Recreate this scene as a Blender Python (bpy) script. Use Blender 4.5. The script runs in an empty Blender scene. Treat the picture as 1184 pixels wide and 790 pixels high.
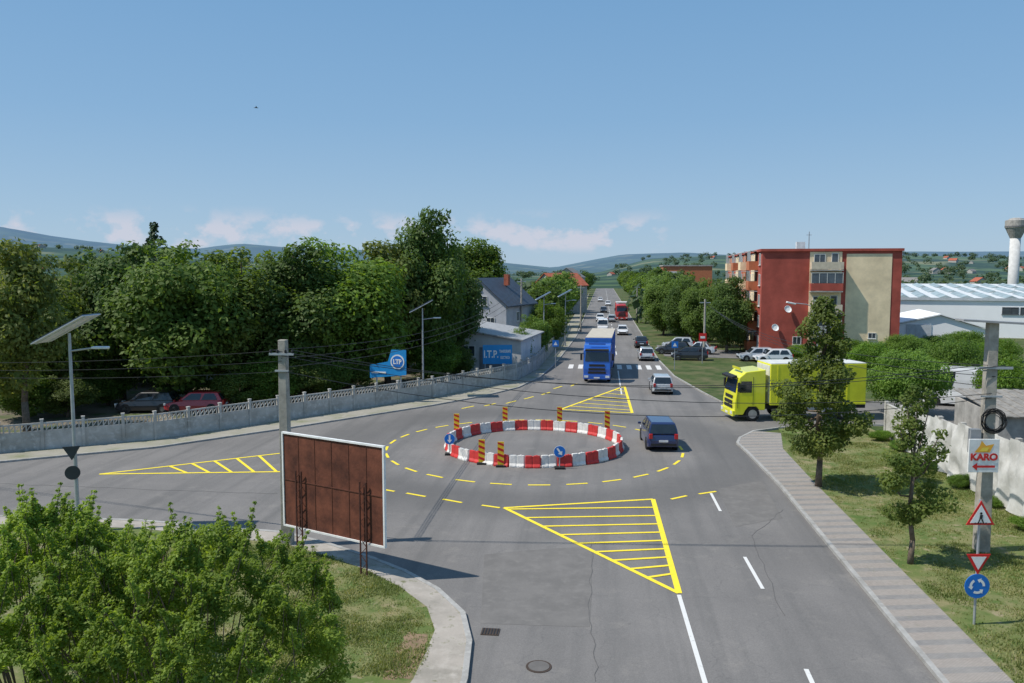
import bpy, bmesh, math, random, numpy as np
from mathutils import Vector, Matrix, Euler, noise
from mathutils.geometry import tessellate_polygon
R=math.radians; rnd=random.Random(7); PI=math.pi
C=bpy.context.scene.collection
YAW=math.atan(105/930); PIT=math.atan(80/930); CH=10.0
RM=Euler((PI/2-PIT,0,YAW)).to_matrix()
FW=Vector((-math.sin(YAW),math.cos(YAW),0)); RT=Vector((math.cos(YAW),math.sin(YAW),0))
def ray(px,py): return RM@Vector((px-592,395-py,-930))
def G(px,py,z=0.0):
    v=ray(px,py); t=(z-CH)/v.z; return Vector((v.x*t,v.y*t,z))
def PZ(px,py,d):
    v=ray(px,py); return v*(d/v.dot(FW))+Vector((0,0,CH))
def P(px,d,z=0.0):
    p=PZ(px,315,d); p.z=z; return p
def ZZ(py,d): return PZ(592,py,d).z
ORD='first second third fourth fifth sixth seventh eighth ninth tenth eleventh twelfth thirteenth fourteenth fifteenth sixteenth seventeenth eighteenth nineteenth twentieth'.split()
ORD+=['twenty-'+o for o in ORD[:9]]+['thirtieth']+['thirty-'+o for o in ORD[:9]]+['fortieth']+['forty-'+o for o in ORD[:9]]
# ---------------- materials
MC={}
def nodes(name):
    m=bpy.data.materials.new(name); m.use_nodes=True; nt=m.node_tree
    return m,nt,nt.nodes['Principled BSDF']
def mixc(nt,f,a,b,mode='MIX'):
    n=nt.nodes.new('ShaderNodeMix'); n.data_type='RGBA'; n.blend_type=mode
    for i,v in ((0,f),(6,a),(7,b)):
        if isinstance(v,(int,float)): n.inputs[i].default_value=v
        elif isinstance(v,tuple): n.inputs[i].default_value=(*v[:3],1)
        else: nt.links.new(v,n.inputs[i])
    return n.outputs[2]
def nz(nt,vec,scale,detail=5,rough=.6,lo=.35,hi=.65):
    n=nt.nodes.new('ShaderNodeTexNoise'); n.inputs['Scale'].default_value=scale; n.inputs['Detail'].default_value=detail; n.inputs['Roughness'].default_value=rough
    nt.links.new(vec,n.inputs['Vector'])
    r=nt.nodes.new('ShaderNodeMapRange'); r.inputs[1].default_value=lo; r.inputs[2].default_value=hi
    nt.links.new(n.outputs[0],r.inputs[0]); return r.outputs[0]
def bumpit(nt,b,h,st,dist=.02):
    n=nt.nodes.new('ShaderNodeBump'); n.inputs['Strength'].default_value=st; n.inputs['Distance'].default_value=dist
    nt.links.new(h,n.inputs['Height']); nt.links.new(n.outputs[0],b.inputs['Normal'])
def M(name,col,rough=.7,metal=0,var=.12,scale=2.5,bump=0,col2=None,spec=.4,coat=0,lo=.35,hi=.65):
    if name in MC: return MC[name]
    m,nt,b=nodes(name); tc=nt.nodes.new('ShaderNodeTexCoord').outputs['Object']
    a=tuple(c*(1-var) for c in col); c2=col2 or tuple(min(1,c*(1+var)) for c in col)
    f=nz(nt,tc,scale,6,.65,lo,hi); nt.links.new(mixc(nt,f,a,c2),b.inputs['Base Color'])
    b.inputs['Roughness'].default_value=rough; b.inputs['Metallic'].default_value=metal; b.inputs['Specular IOR Level'].default_value=spec; b.inputs['Coat Weight'].default_value=coat
    if bump: bumpit(nt,b,nz(nt,tc,scale*8,4,.6,0,1),bump)
    MC[name]=m; return m
def GM(name,layers,rough=.95,bump=.4,bs=12):
    m,nt,b=nodes(name); pos=nt.nodes.new('ShaderNodeNewGeometry').outputs['Position']
    c=layers[0]
    for (col,s,lo,hi) in layers[1:]: c=mixc(nt,nz(nt,pos,s,8,.65,lo,hi),c,col)
    nt.links.new(c,b.inputs['Base Color']); b.inputs['Roughness'].default_value=rough; b.inputs['Specular IOR Level'].default_value=.2
    if bump: bumpit(nt,b,nz(nt,pos,bs,6,.7,0,1),bump,.03)
    return m
def leafmat(name,dark,light,tr=.35):
    m,nt,b=nodes(name); g=nt.nodes.new('ShaderNodeNewGeometry'); tc=nt.nodes.new('ShaderNodeTexCoord'); oi=nt.nodes.new('ShaderNodeObjectInfo')
    c=mixc(nt,g.outputs['Random Per Island'],dark,light)
    c=mixc(nt,nz(nt,tc.outputs['Object'],.55,3,.5,.42,.7),c,tuple(x*.9 for x in dark)) 
    v=nt.nodes.new('ShaderNodeMapRange'); v.inputs[3].default_value=.85; v.inputs[4].default_value=1.3; nt.links.new(oi.outputs['Random'],v.inputs[0])
    hs=nt.nodes.new('ShaderNodeHueSaturation'); nt.links.new(v.outputs[0],hs.inputs['Value']); nt.links.new(c,hs.inputs['Color']); c=hs.outputs[0]
    nt.links.new(c,b.inputs['Base Color']); b.inputs['Roughness'].default_value=.6; b.inputs['Specular IOR Level'].default_value=.25
    t=nt.nodes.new('ShaderNodeBsdfTranslucent'); c2=mixc(nt,1.0,c,(1.7,1.7,.7),'MULTIPLY'); nt.links.new(c2,t.inputs['Color'])
    ms=nt.nodes.new('ShaderNodeMixShader'); ms.inputs[0].default_value=tr
    nt.links.new(b.outputs[0],ms.inputs[1]); nt.links.new(t.outputs[0],ms.inputs[2]); nt.links.new(ms.outputs[0],nt.nodes['Material Output'].inputs[0])
    return m
# ---------------- mesh builder
class MB:
    def __init__(s): s.v=[]; s.f=[]; s.m=[]
    def add(s,vs,fs,m=0):
        o=len(s.v); s.v+=[tuple(v) for v in vs]; s.f+=[tuple(i+o for i in f) for f in fs]; s.m+=[m]*len(fs); return s
    def box(s,c,sz,rz=0,m=0,rx=0,ry=0):
        rot=Euler((rx,ry,rz)).to_matrix(); c=Vector(c)
        vs=[c+rot@Vector((x*sz[0]/2,y*sz[1]/2,z*sz[2]/2)) for x in(-1,1) for y in(-1,1) for z in(-1,1)]
        return s.add(vs,[(0,1,3,2),(4,6,7,5),(0,4,5,1),(2,3,7,6),(0,2,6,4),(1,5,7,3)],m)
    def tube(s,a,b,r0,r1=None,n=8,m=0):
        a=Vector(a); b=Vector(b); r1=r0 if r1 is None else r1; d=(b-a).normalized()
        u=d.orthogonal().normalized(); w=d.cross(u); vs=[]
        for p,r in((a,r0),(b,r1)):
            for i in range(n):
                t=2*PI*i/n; vs.append(p+u*math.cos(t)*r+w*math.sin(t)*r)
        fs=[(i,(i+1)%n,n+(i+1)%n,n+i) for i in range(n)]+[tuple(range(n))[::-1],tuple(range(n,2*n))]
        return s.add(vs,fs,m)
    def path(s,pts,rs,n=6,m=0):
        for i in range(len(pts)-1):
            s.tube(pts[i],pts[i+1],rs[i] if isinstance(rs,list) else rs,rs[i+1] if isinstance(rs,list) else rs,n,m)
        return s
    def loft(s,rings,m=0,cap=True):
        n=len(rings[0]); vs=[p for r in rings for p in r]; fs=[]
        for k in range(len(rings)-1):
            for i in range(n): fs.append((k*n+i,k*n+(i+1)%n,(k+1)*n+(i+1)%n,(k+1)*n+i))
        if cap: fs+=[tuple(range(n))[::-1],tuple(range((len(rings)-1)*n,len(rings)*n))]
        return s.add(vs,fs,m)
    def lathe(s,prof,c=(0,0,0),n=16,m=0):
        return s.loft([[(c[0]+r*math.cos(2*PI*i/n),c[1]+r*math.sin(2*PI*i/n),c[2]+z) for i in range(n)] for r,z in prof],m)
    def quad(s,pts,m=0): return s.add(pts,[tuple(range(len(pts)))],m)
    def slab(s,poly,z0,z1,m=0,sides=True):
        vs=[Vector((p[0],p[1],z1)) for p in poly]; t=tessellate_polygon([vs]); n=len(vs)
        s.add(vs,[tuple(x) if (vs[x[1]]-vs[x[0]]).cross(vs[x[2]]-vs[x[0]]).z>0 else tuple(x)[::-1] for x in t],m)
        if sides: s.add(vs+[Vector((p[0],p[1],z0)) for p in poly],[(i,(i+1)%n,n+(i+1)%n,n+i) for i in range(n)],m)
        return s
    def obj(s,name,mats,parent=None,smooth=False,bevel=0,fix=True,loc=None,rz=0):
        me=bpy.data.meshes.new(name); me.from_pydata(s.v,[],s.f)
        mats=mats if isinstance(mats,(list,tuple)) else [mats]
        for m in mats: me.materials.append(m)
        me.polygons.foreach_set('material_index',s.m)
        if fix:
            bm=bmesh.new(); bm.from_mesh(me); bmesh.ops.recalc_face_normals(bm,faces=bm.faces); bm.to_mesh(me); bm.free()
        if smooth: me.polygons.foreach_set('use_smooth',[True]*len(me.polygons))
        o=bpy.data.objects.new(name,me); C.objects.link(o); o.parent=parent
        if loc is not None: o.location=loc
        o.rotation_euler.z=rz
        if bevel:
            b=o.modifiers.new('b','BEVEL'); b.width=bevel; b.segments=2; b.limit_method='ANGLE'
        return o
def tag(o,label,cat,group=None,kind=None):
    o['label']=label; o['category']=cat
    if group: o['group']=group
    if kind: o['kind']=kind
    return o
def struct(o,label=None):
    o['kind']='structure'
    if label: o['label']=label
    return o
def thing(name,label,cat,loc=(0,0,0),rz=0,group=None,sc=None):
    o=bpy.data.objects.new(name,None); o.empty_display_size=.2; C.objects.link(o); o.location=loc; o.rotation_euler.z=rz
    if sc: o.scale=sc
    return tag(o,label,cat,group)
def text(body,size,mat,parent,loc,name='lettering',rot=(PI/2,0,0),ext=.004,align='CENTER',bold=0,sx=1):
    cu=bpy.data.curves.new('t','FONT'); cu.body=body; cu.size=size; cu.extrude=ext; cu.align_x=align; cu.align_y='CENTER'; cu.offset=bold
    t=bpy.data.objects.new('t',cu); C.objects.link(t); dg=bpy.context.evaluated_depsgraph_get()
    me=bpy.data.meshes.new_from_object(t.evaluated_get(dg)); bpy.data.objects.remove(t)
    me.materials.clear(); me.materials.append(mat); o=bpy.data.objects.new(name,me); C.objects.link(o); o.parent=parent; o.location=loc; o.rotation_euler=rot; o.scale=(sx,1,1); return o
# palette
conc=M('concrete',(.36,.34,.31),.9,var=.25,scale=1.5,bump=.3)
galv=M('galvanised_steel',(.42,.44,.46),.5,.5,var=.12)
dark=M('dark_trim',(.02,.02,.022),.6); rubber=M('rubber',(.018,.018,.018),.85); rim=M('alloy_rim',(.45,.46,.48),.35,.8)
glass=M('dark_glass',(.015,.02,.025),.06,spec=.9,var=.3); wglass=M('window_glass',(.05,.065,.08),.08,spec=.9,var=.5,scale=.6)
whitep=M('white_paint',(.78,.78,.76),.5); redp=M('red_paint',(.6,.02,.02),.45); bluep=M('blue_sign',(.01,.16,.55),.4)
lampg=M('headlight_glass',(.7,.72,.74),.1,spec=.8); tailr=M('tail_light_red',(.45,.01,.01),.2,spec=.8); plate=M('licence_plate_white',(.7,.7,.7),.5)
bark=M('bark',(.15,.115,.085),.95,var=.35,scale=6,bump=.6)
# ---------------- world, sun, camera
W=bpy.data.worlds.new('World'); bpy.context.scene.world=W; W.use_nodes=True; nt=W.node_tree; bg=nt.nodes['Background']
sund=Vector((-1,-.28,0)).normalized(); EL=R(56)
sky=nt.nodes.new('ShaderNodeTexSky'); sky.sky_type='NISHITA'; sky.sun_disc=False; sky.sun_elevation=EL; sky.sun_rotation=math.atan2(sund.x,sund.y)
sky.air_density=1.0; sky.dust_density=.3; sky.ozone_density=2.0
nt.links.new(sky.outputs[0],bg.inputs[0]); bg.inputs[1].default_value=.13
tc=nt.nodes.new('ShaderNodeTexCoord').outputs['Generated']
sp=nt.nodes.new('ShaderNodeSeparateXYZ'); nt.links.new(tc,sp.inputs[0])
rp=nt.nodes.new('ShaderNodeValToRGB'); cr_=rp.color_ramp; nt.links.new(sp.outputs[2],rp.inputs[0])
for i,(p_,c_) in enumerate(((0,(.38,.53,.69)),(.06,(.33,.5,.69)),(.18,(.235,.425,.66)),(.33,(.175,.365,.62)),(1,(.16,.32,.58)))):
    e=cr_.elements[i] if i<2 else cr_.elements.new(p_)
    e.position=p_; e.color=(*c_,1)
bgr=nt.nodes.new('ShaderNodeBackground'); nt.links.new(rp.outputs[0],bgr.inputs[0])
m0=nt.nodes.new('ShaderNodeMixShader'); m0.inputs[0].default_value=.88; nt.links.new(bg.outputs[0],m0.inputs[1]); nt.links.new(bgr.outputs[0],m0.inputs[2])
mp=nt.nodes.new('ShaderNodeMapping'); mp.inputs['Scale'].default_value=(1,1,1.5); mp.inputs['Location'].default_value=(.31,.1,.07); nt.links.new(tc,mp.inputs[0])
cl=nz(nt,mp.outputs[0],20,9,.56,.49,.6)
def mr(src,a,b,c=0,d=1):
    n=nt.nodes.new('ShaderNodeMapRange'); n.interpolation_type='SMOOTHSTEP'
    for i,v in enumerate((a,b,c,d)): n.inputs[i+1].default_value=v
    nt.links.new(src,n.inputs[0]); return n.outputs[0]
def mul(a,b):
    n=nt.nodes.new('ShaderNodeMath'); n.operation='MULTIPLY'
    for i,v in enumerate((a,b)):
        if isinstance(v,float): n.inputs[i].default_value=v
        else: nt.links.new(v,n.inputs[i])
    return n.outputs[0]
mask=mul(mul(mr(sp.outputs[2],.02,.034),mr(sp.outputs[2],.05,.08,1,0)),mr(sp.outputs[0],.05,.1,1,0))
b2=nt.nodes.new('ShaderNodeBackground'); b2.inputs[0].default_value=(.64,.64,.73,1)
ms=nt.nodes.new('ShaderNodeMixShader'); nt.links.new(mul(mul(cl,mask),.75),ms.inputs[0]); nt.links.new(m0.outputs[0],ms.inputs[1]); nt.links.new(b2.outputs[0],ms.inputs[2])
nt.links.new(ms.outputs[0],nt.nodes['World Output'].inputs[0])
L=bpy.data.lights.new('sun','SUN'); L.energy=4.7; L.angle=R(.5); L.color=(1,.95,.87); lo=bpy.data.objects.new('sun',L); C.objects.link(lo)
tosun=Vector((sund.x*math.cos(EL),sund.y*math.cos(EL),math.sin(EL))); lo.rotation_euler=tosun.to_track_quat('Z','Y').to_euler()
cam=bpy.data.cameras.new('camera'); cam.lens=36*930/1184; cam.clip_end=30000; cam.clip_start=.2; co=bpy.data.objects.new('camera',cam); C.objects.link(co)
co.location=(0,0,CH); co.rotation_euler=(PI/2-PIT,0,YAW); bpy.context.scene.camera=co
vs=bpy.context.scene.view_settings; vs.view_transform='Standard'; vs.look='None'; vs.exposure=0
# ---------------- ground
earth=GM('dry_earth_grass',[(.07,.1,.03),((.14,.125,.065),.12,.42,.62),((.045,.075,.02),.5,.45,.6),((.16,.14,.085),3,.58,.75)])
grassm=GM('verge_grass',[(.12,.155,.045),((.26,.22,.115),.3,.42,.66),((.08,.13,.03),1.3,.45,.65),((.33,.265,.175),1.7,.56,.72)],bump=.6,bs=20)
MBg=MB(); MBg.quad([(-9000,-300,0),(9000,-300,0),(9000,9000,0),(-9000,9000,0)]); struct(MBg.obj('ground',earth,fix=False))
def interp(x,t):
    return float(np.interp(x,[a for a,b in t],[b for a,b in t]))
FAR=[(-200,260),(0,264),(60,274),(150,285),(230,290),(280,284),(350,289),(430,291),(580,305),(640,311),(680,303),(720,296),(790,294),(840,297),(1040,293),(1184,292),(1400,290)]
MID=[(-200,282),(0,283),(100,288),(200,297),(400,308),(600,316),(690,314),(750,299),(830,295),(900,296),(960,295),(1100,296),(1184,299),(1400,298)]
def hz(x,y):
    p=Vector((x,y,0)); d=max(p.dot(FW),1); px=592+933*p.dot(RT)/d; r=d
    n=noise.noise(Vector((x/700,y/700,0)))*.18+noise.noise(Vector((x/180,y/180,3)))*.06
    h=max(0,(318-interp(px,FAR))/930*5200*(1+n*.25))*math.exp(-((r-5200)/1100)**2)
    h2=max(0,(318-interp(px,MID))/930*1900*(1+n))*(math.exp(-((r-1900)/700)**2) if r<1900 else math.exp(-((r-1900)/1500)**2))
    return max(h,h2)+ (0 if r>500 else -1)
b=MB(); na,nr=240,60; vv=[]
for j in range(nr):
    r=420*(7500/420)**(j/(nr-1))
    for i in range(na):
        a=-1.25+2.5*i/(na-1); rr=r; p=FW*math.cos(a)*rr+RT*math.sin(a)*rr
        vv.append((p.x,p.y,hz(p.x,p.y) -1.5*(1 if j<4 else 0)))
b.add(vv,[(j*na+i,j*na+i+1,(j+1)*na+i+1,(j+1)*na+i) for j in range(nr-1) for i in range(na-1)])
m,nt,bs=nodes('hill_fields_woods_painted_haze'); pos=nt.nodes.new('ShaderNodeNewGeometry').outputs['Position']
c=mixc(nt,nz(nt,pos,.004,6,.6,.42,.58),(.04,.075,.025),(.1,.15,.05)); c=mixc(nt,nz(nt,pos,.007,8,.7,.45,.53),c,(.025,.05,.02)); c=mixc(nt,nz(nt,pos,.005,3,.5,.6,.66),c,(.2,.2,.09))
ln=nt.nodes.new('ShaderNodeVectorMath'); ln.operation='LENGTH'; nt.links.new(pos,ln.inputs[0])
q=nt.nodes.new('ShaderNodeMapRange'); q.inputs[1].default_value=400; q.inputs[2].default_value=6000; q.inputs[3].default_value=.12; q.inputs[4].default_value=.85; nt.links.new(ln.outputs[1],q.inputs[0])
c=mixc(nt,q.outputs[0],c,(.12,.19,.27)); nt.links.new(c,bs.inputs['Base Color']); bs.inputs['Roughness'].default_value=1; bs.inputs['Specular IOR Level'].default_value=0  # aerial haze painted into the hill colour, bluer with distance from the origin
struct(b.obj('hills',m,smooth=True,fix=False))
# ---------------- roads
asph,nt,bs=nodes('worn_asphalt'); pos=nt.nodes.new('ShaderNodeNewGeometry').outputs['Position']
c=mixc(nt,nz(nt,pos,.13,6,.6,.35,.65),(.155,.146,.138),(.205,.192,.18))
mpp=nt.nodes.new('ShaderNodeMapping'); mpp.inputs['Scale'].default_value=(1.1,.05,1); nt.links.new(pos,mpp.inputs[0])
c=mixc(nt,nz(nt,mpp.outputs[0],1,4,.6,.45,.75),c,(.132,.126,.12))
c=mixc(nt,nz(nt,pos,.7,7,.7,.55,.85),c,(.24,.222,.2))
C0=G(617,517); C0.z=0
dv=nt.nodes.new('ShaderNodeVectorMath'); dv.operation='DISTANCE'; nt.links.new(pos,dv.inputs[0]); dv.inputs[1].default_value=C0
t1=nt.nodes.new('ShaderNodeMapRange'); t1.interpolation_type='SMOOTHSTEP'; t1.inputs[1].default_value=8.6; t1.inputs[2].default_value=10.5; nt.links.new(dv.outputs[1],t1.inputs[0])
t2=nt.nodes.new('ShaderNodeMapRange'); t2.interpolation_type='SMOOTHSTEP'; t2.inputs[1].default_value=12; t2.inputs[2].default_value=14.5; t2.inputs[3].default_value=.6; t2.inputs[4].default_value=0; nt.links.new(dv.outputs[1],t2.inputs[0])
mm=nt.nodes.new('ShaderNodeMath'); mm.operation='MULTIPLY'; nt.links.new(t1.outputs[0],mm.inputs[0]); nt.links.new(t2.outputs[0],mm.inputs[1]); c=mixc(nt,mm.outputs[0],c,(.11,.105,.1))
gr=nt.nodes.new('ShaderNodeTexNoise'); gr.inputs['Scale'].default_value=30; gr.inputs['Detail'].default_value=5; gr.inputs['Roughness'].default_value=.7; nt.links.new(pos,gr.inputs[0])
c=mixc(nt,.5,c,gr.outputs[0],'OVERLAY')
vo=nt.nodes.new('ShaderNodeTexVoronoi'); vo.feature='DISTANCE_TO_EDGE'; vo.inputs['Scale'].default_value=.35
wv=nt.nodes.new('ShaderNodeVectorMath'); wv.operation='ADD'; nn=nt.nodes.new('ShaderNodeTexNoise'); nn.inputs['Scale'].default_value=1.6; nn.inputs['Detail'].default_value=6; nt.links.new(pos,nn.inputs[0]); nt.links.new(pos,wv.inputs[0]); nt.links.new(nn.outputs[1],wv.inputs[1]); nt.links.new(wv.outputs[0],vo.inputs[0])
cr=nt.nodes.new('ShaderNodeMapRange'); cr.inputs[1].default_value=0; cr.inputs[2].default_value=.006; cr.inputs[3].default_value=.3; cr.inputs[4].default_value=0; nt.links.new(vo.outputs[0],cr.inputs[0])
c=mixc(nt,cr.outputs[0],c,(.07,.07,.07))
nt.links.new(c,bs.inputs['Base Color']); bs.inputs['Roughness'].default_value=.8; bs.inputs['Specular IOR Level'].default_value=.3; bumpit(nt,bs,nz(nt,pos,30,4,.7,0,1),.3,.01)
v2=lambda p:(p[0],p[1])
def ext(p,q,L): d=(p-q).normalized(); return p+d*L
Lc=[Vector((-3.2,-40,0)),Vector((-3.2,12,0))]+[G(*p) for p in ((541,790),(546,745),(538,712),(508,684),(470,663),(430,647),(380,631),(330,618),(160,604),(0,599))]; Lc.append(ext(Lc[-1],Lc[-2],90))
Lf=[G(*p) for p in ((0,536),(180,519),(330,497),(500,470),(560,459),(600,449),(625,437),(640,424),(650,412))]; Lf.insert(0,ext(Lf[0],Lf[1],90))
Lf+= [Vector((-4.0,125,0)),Vector((-4,900,0))]
Rf=[Vector((6.2,900,0)),Vector((6.2,125,0)),Vector((6.3,92,0)),Vector((6.8,78,0)),G(812,455),G(835,466)]
rE=[Vector((70,G(835,466).y+6,0)),Vector((70,52,0))]
Rn=[G(1000,492),G(900,496),G(870,500),G(854,508),G(851,514),G(862,524)]
Rk=[Vector((8.25,38,0)),Vector((8.25,-40,0))]
road=MB().slab(Lc+Lf+Rf+rE+Rn+Rk,0,.02,0,sides=False); struct(road.obj('road',asph,fix=False),'worn grey asphalt road and roundabout')
def offs(pl,w):
    out=[]
    for i,p in enumerate(pl):
        a=pl[max(0,i-1)]; c=pl[min(len(pl)-1,i+1)]; d=(c-a); d.z=0; d.normalize(); out.append(Vector((p.x-d.y*w,p.y+d.x*w,0)))
    return out
def strip(b,pl,w,z0,z1,m=0):
    b.slab(list(pl)+offs(pl,w)[::-1],z0,z1,m)
kerbm=GM('kerb_stone',[(.36,.35,.33),((.25,.24,.22),1.2,.4,.7),((.44,.43,.4),5,.5,.7)],bump=.3)
pavem=GM('old_pavement',[(.38,.34,.295),((.25,.23,.195),.6,.4,.65),((.45,.41,.36),3,.5,.75),((.16,.16,.09),1.5,.57,.66)],bump=.4)
Li=[Vector((-5.6,-40,0)),Vector((-5.4,12,0))]+[G(*p) for p in ((478,790),(492,760),(503,733),(494,706),(462,682),(420,661),(373,645),(328,632),(160,614),(0,609))]; Li.append(ext(Li[-1],Li[-2],90))
k=MB(); strip(k,Lc,.16,0,.13); strip(k,Lf,.16,0,.12); strip(k,Rf+[Vector((70,rE[0].y,0))],.14,0,.12); strip(k,[rE[1]]+Rn+Rk,.16,0,.13)
struct(k.obj('kerbs',kerbm))
Lo=offs(Lc,.16); pv=MB().slab(Lo+Li[::-1],0,.115); struct(pv.obj('left_pavement',pavem))
gl=MB().slab(Li+[Vector((-120,-40,0))],0,.1,sides=False); struct(gl.obj('left_grass_verge',grassm,fix=False))
pp=[(480,789),(490,762),(497,738),(478,734),(462,748),(452,775),(440,789)]; q=[G(*p) for p in pp]; qq=[]
for i in range(len(q)):
    for t in range(4): w=q[i].lerp(q[(i+1)%len(q)],t/4); qq.append(w+Vector((-abs(rnd.uniform(0,.12)) if i<3 else rnd.uniform(-.15,.15),rnd.uniform(-.1,.1),0)))
struct(MB().slab(qq,0,.104,sides=False).obj('bare_earth_patch',GM('bare_earth',[(.27,.19,.12),((.2,.14,.09),2,.4,.6),((.13,.14,.05),4,.55,.65)]),fix=False))
Fl=[G(*p) for p in ((0,526),(180,510),(330,487),(500,461),(600,440),(622,428),(640,406))]; Fl.insert(0,ext(Fl[0],Fl[1],40)); Fl.append(Vector((-6.6,150,0)))
fp=MB().slab(offs(Lf,.16)[:-1]+[Vector((-6.6,400,0))]+Fl[::-1]+[ext(Fl[0],Fl[1],30)],0,.1,sides=False); struct(fp.obj('far_pavement',GM('dusty_pavement',[(.3,.28,.23),((.18,.19,.1),.5,.48,.64),((.36,.33,.28),2,.5,.7)]),fix=False))
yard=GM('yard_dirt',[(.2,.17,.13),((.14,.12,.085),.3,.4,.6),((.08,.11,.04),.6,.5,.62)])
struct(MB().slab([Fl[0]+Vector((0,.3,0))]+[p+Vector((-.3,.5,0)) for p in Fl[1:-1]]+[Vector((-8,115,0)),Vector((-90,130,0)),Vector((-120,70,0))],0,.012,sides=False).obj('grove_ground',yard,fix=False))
m,nt,bs=nodes('banded_pavers'); pos=nt.nodes.new('ShaderNodeNewGeometry').outputs['Position']
wv=nt.nodes.new('ShaderNodeTexWave'); wv.inputs['Scale'].default_value=.42; wv.bands_direction='Y'; wv.wave_profile='SAW'; mp2=nt.nodes.new('ShaderNodeMapping'); mp2.inputs['Rotation'].default_value=(0,0,R(-10)); nt.links.new(pos,mp2.inputs[0]); nt.links.new(mp2.outputs[0],wv.inputs[0])
st=nt.nodes.new('ShaderNodeMath'); st.operation='GREATER_THAN'; st.inputs[1].default_value=.6; nt.links.new(wv.outputs[1],st.inputs[0])
br=nt.nodes.new('ShaderNodeTexBrick'); br.inputs['Scale'].default_value=5.5; br.inputs['Color1'].default_value=(.78,.78,.78,1); br.inputs['Color2'].default_value=(1,1,1,1); br.inputs['Mortar'].default_value=(.45,.43,.4,1); br.inputs['Mortar Size'].default_value=.035; nt.links.new(pos,br.inputs[0])
c=mixc(nt,st.outputs[0],(.38,.335,.295),(.275,.265,.255)); c=mixc(nt,1.0,c,br.outputs[0],'MULTIPLY'); c=mixc(nt,nz(nt,pos,.8,8,.7,.4,.9),c,(.31,.285,.255)); c=mixc(nt,nz(nt,pos,2.5,6,.7,.6,.75),c,(.2,.19,.14))
nt.links.new(c,bs.inputs['Base Color']); bs.inputs['Roughness'].default_value=.9
Ro=([Vector((8.41,-40,0)),Vector((8.41,38,0))]+offs([rE[1]]+Rn+Rk,.16)[1:7][::-1])[:6]
Rp=[G(903,503),Vector((10.15,46,0)),Vector((10.0,38,0)),Vector((9.9,-40,0))]
struct(MB().slab(Ro+Rp,0,.118).obj('right_paved_footpath',m))
struct(MB().slab([Vector((9.9,-40,0)),Vector((10.0,38,0)),Vector((10.15,46,0)),G(903,503),G(900,497.5),G(1000,493.5),Vector((17.1,50.5,0)),Vector((17.1,-40,0))],0,.1,sides=False).obj('right_grass_verge',grassm,fix=False))
struct(MB().slab([Vector((17.4,-20,0)),Vector((90,-20,0)),Vector((90,50,0)),Vector((17.4,49,0))],0,.03,sides=False).obj('yard_ground',yard,fix=False))
struct(MB().slab([Vector((7.4,97,0)),Vector((17.5,95,0)),Vector((17.5,104,0)),Vector((7.4,112,0))],0,.03,sides=False).obj('parking_area',asph,fix=False))
pm=GM('asphalt_patch',[(.15,.142,.134),((.175,.165,.155),1,.4,.6),((.21,.198,.185),2.5,.5,.8)],bump=.3); b=MB()
for pl in ([(560,642),(600,638),(684,632),(684,690),(682,726),(556,722)],[(830,566),(880,556),(905,600),(850,610)]):
    b.slab([G(*p) for p in pl],0,.024,sides=False)
struct(b.obj('asphalt_patches',pm,fix=False)); b=MB()
for pl in ([(684,630),(682,700),(690,789)],[(905,590),(870,620),(905,712)],[(0,560),(150,566),(320,572)]):
    g=[G(*p) for p in pl]; w=[g[0]]
    for i in range(len(g)-1):
        for t in range(1,13): q=g[i].lerp(g[i+1],t/12); w.append(q+Vector((rnd.uniform(-.07,.07),rnd.uniform(-.06,.06),0)))
    strip(b,w,.018,0,.028)
struct(b.obj('tar_seams',M('tar',(.11,.105,.1),.7)))
# markings
def paint(name,col):
    m,nt,b=nodes(name); pos=nt.nodes.new('ShaderNodeNewGeometry').outputs['Position']
    c=mixc(nt,nz(nt,pos,7,8,.75,.56,.72),col,tuple(x*.4+.08 for x in col)); nt.links.new(c,b.inputs['Base Color']); b.inputs['Roughness'].default_value=.7; return m
yel=paint('yellow_road_paint',(.88,.68,.03)); whi=paint('white_road_paint',(.66,.65,.62))
def line(b,p,q,w,z=.032):
    d=(q-p); d.z=0; d.normalize(); n=Vector((-d.y,d.x,0))*w/2
    b.quad([(v.x,v.y,z) for v in (p-n,q-n,q+n,p+n)])
def lp(a,b,t): return (a[0]+(b[0]-a[0])*t,a[1]+(b[1]-a[1])*t)
b=MB()
A,B,D=(583,588),(755,578),(785,687); line(b,G(*A),G(*B),.17); line(b,G(*B),G(*D),.2,.0335); line(b,G(*A),G(*D),.17,.035)
for i in range(9):
    yr=587.5+i*9.6; yl=yr+2.2+i*.3
    line(b,G(*lp(A,D,(yl-588)/99)),G(*lp(B,D,(yr-578)/109)),.14,.0365)
A,B,D=(648,474),(722,447),(731,478); line(b,G(*A),G(*B),.2); line(b,G(*B),G(*D),.2,.0335); line(b,G(*A),G(*D),.2,.035)
for i in range(6):
    t=.16+i*.14; line(b,G(*lp(B,A,t)),G(*lp(B,D,t+.04)),.17,.0365)
A,B,D=(115,549),(340,523),(340,546); line(b,G(*A),G(*B),.17); line(b,G(*A),G(*D),.17,.0335); line(b,G(*B),G(*D),.17,.035)
for i in range(6):
    t=.36+i*.115; line(b,G(*lp(A,B,t)),G(*lp(A,D,t+.09)),.15,.0365)
for i in range(29):
    a=2*PI*i/29
    if i in(9,): continue
    p=C0+Vector((math.cos(a),math.sin(a),0))*8.4; q=C0+Vector((math.cos(a+.125),math.sin(a+.125),0))*8.4; line(b,p,q,.15)
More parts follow.
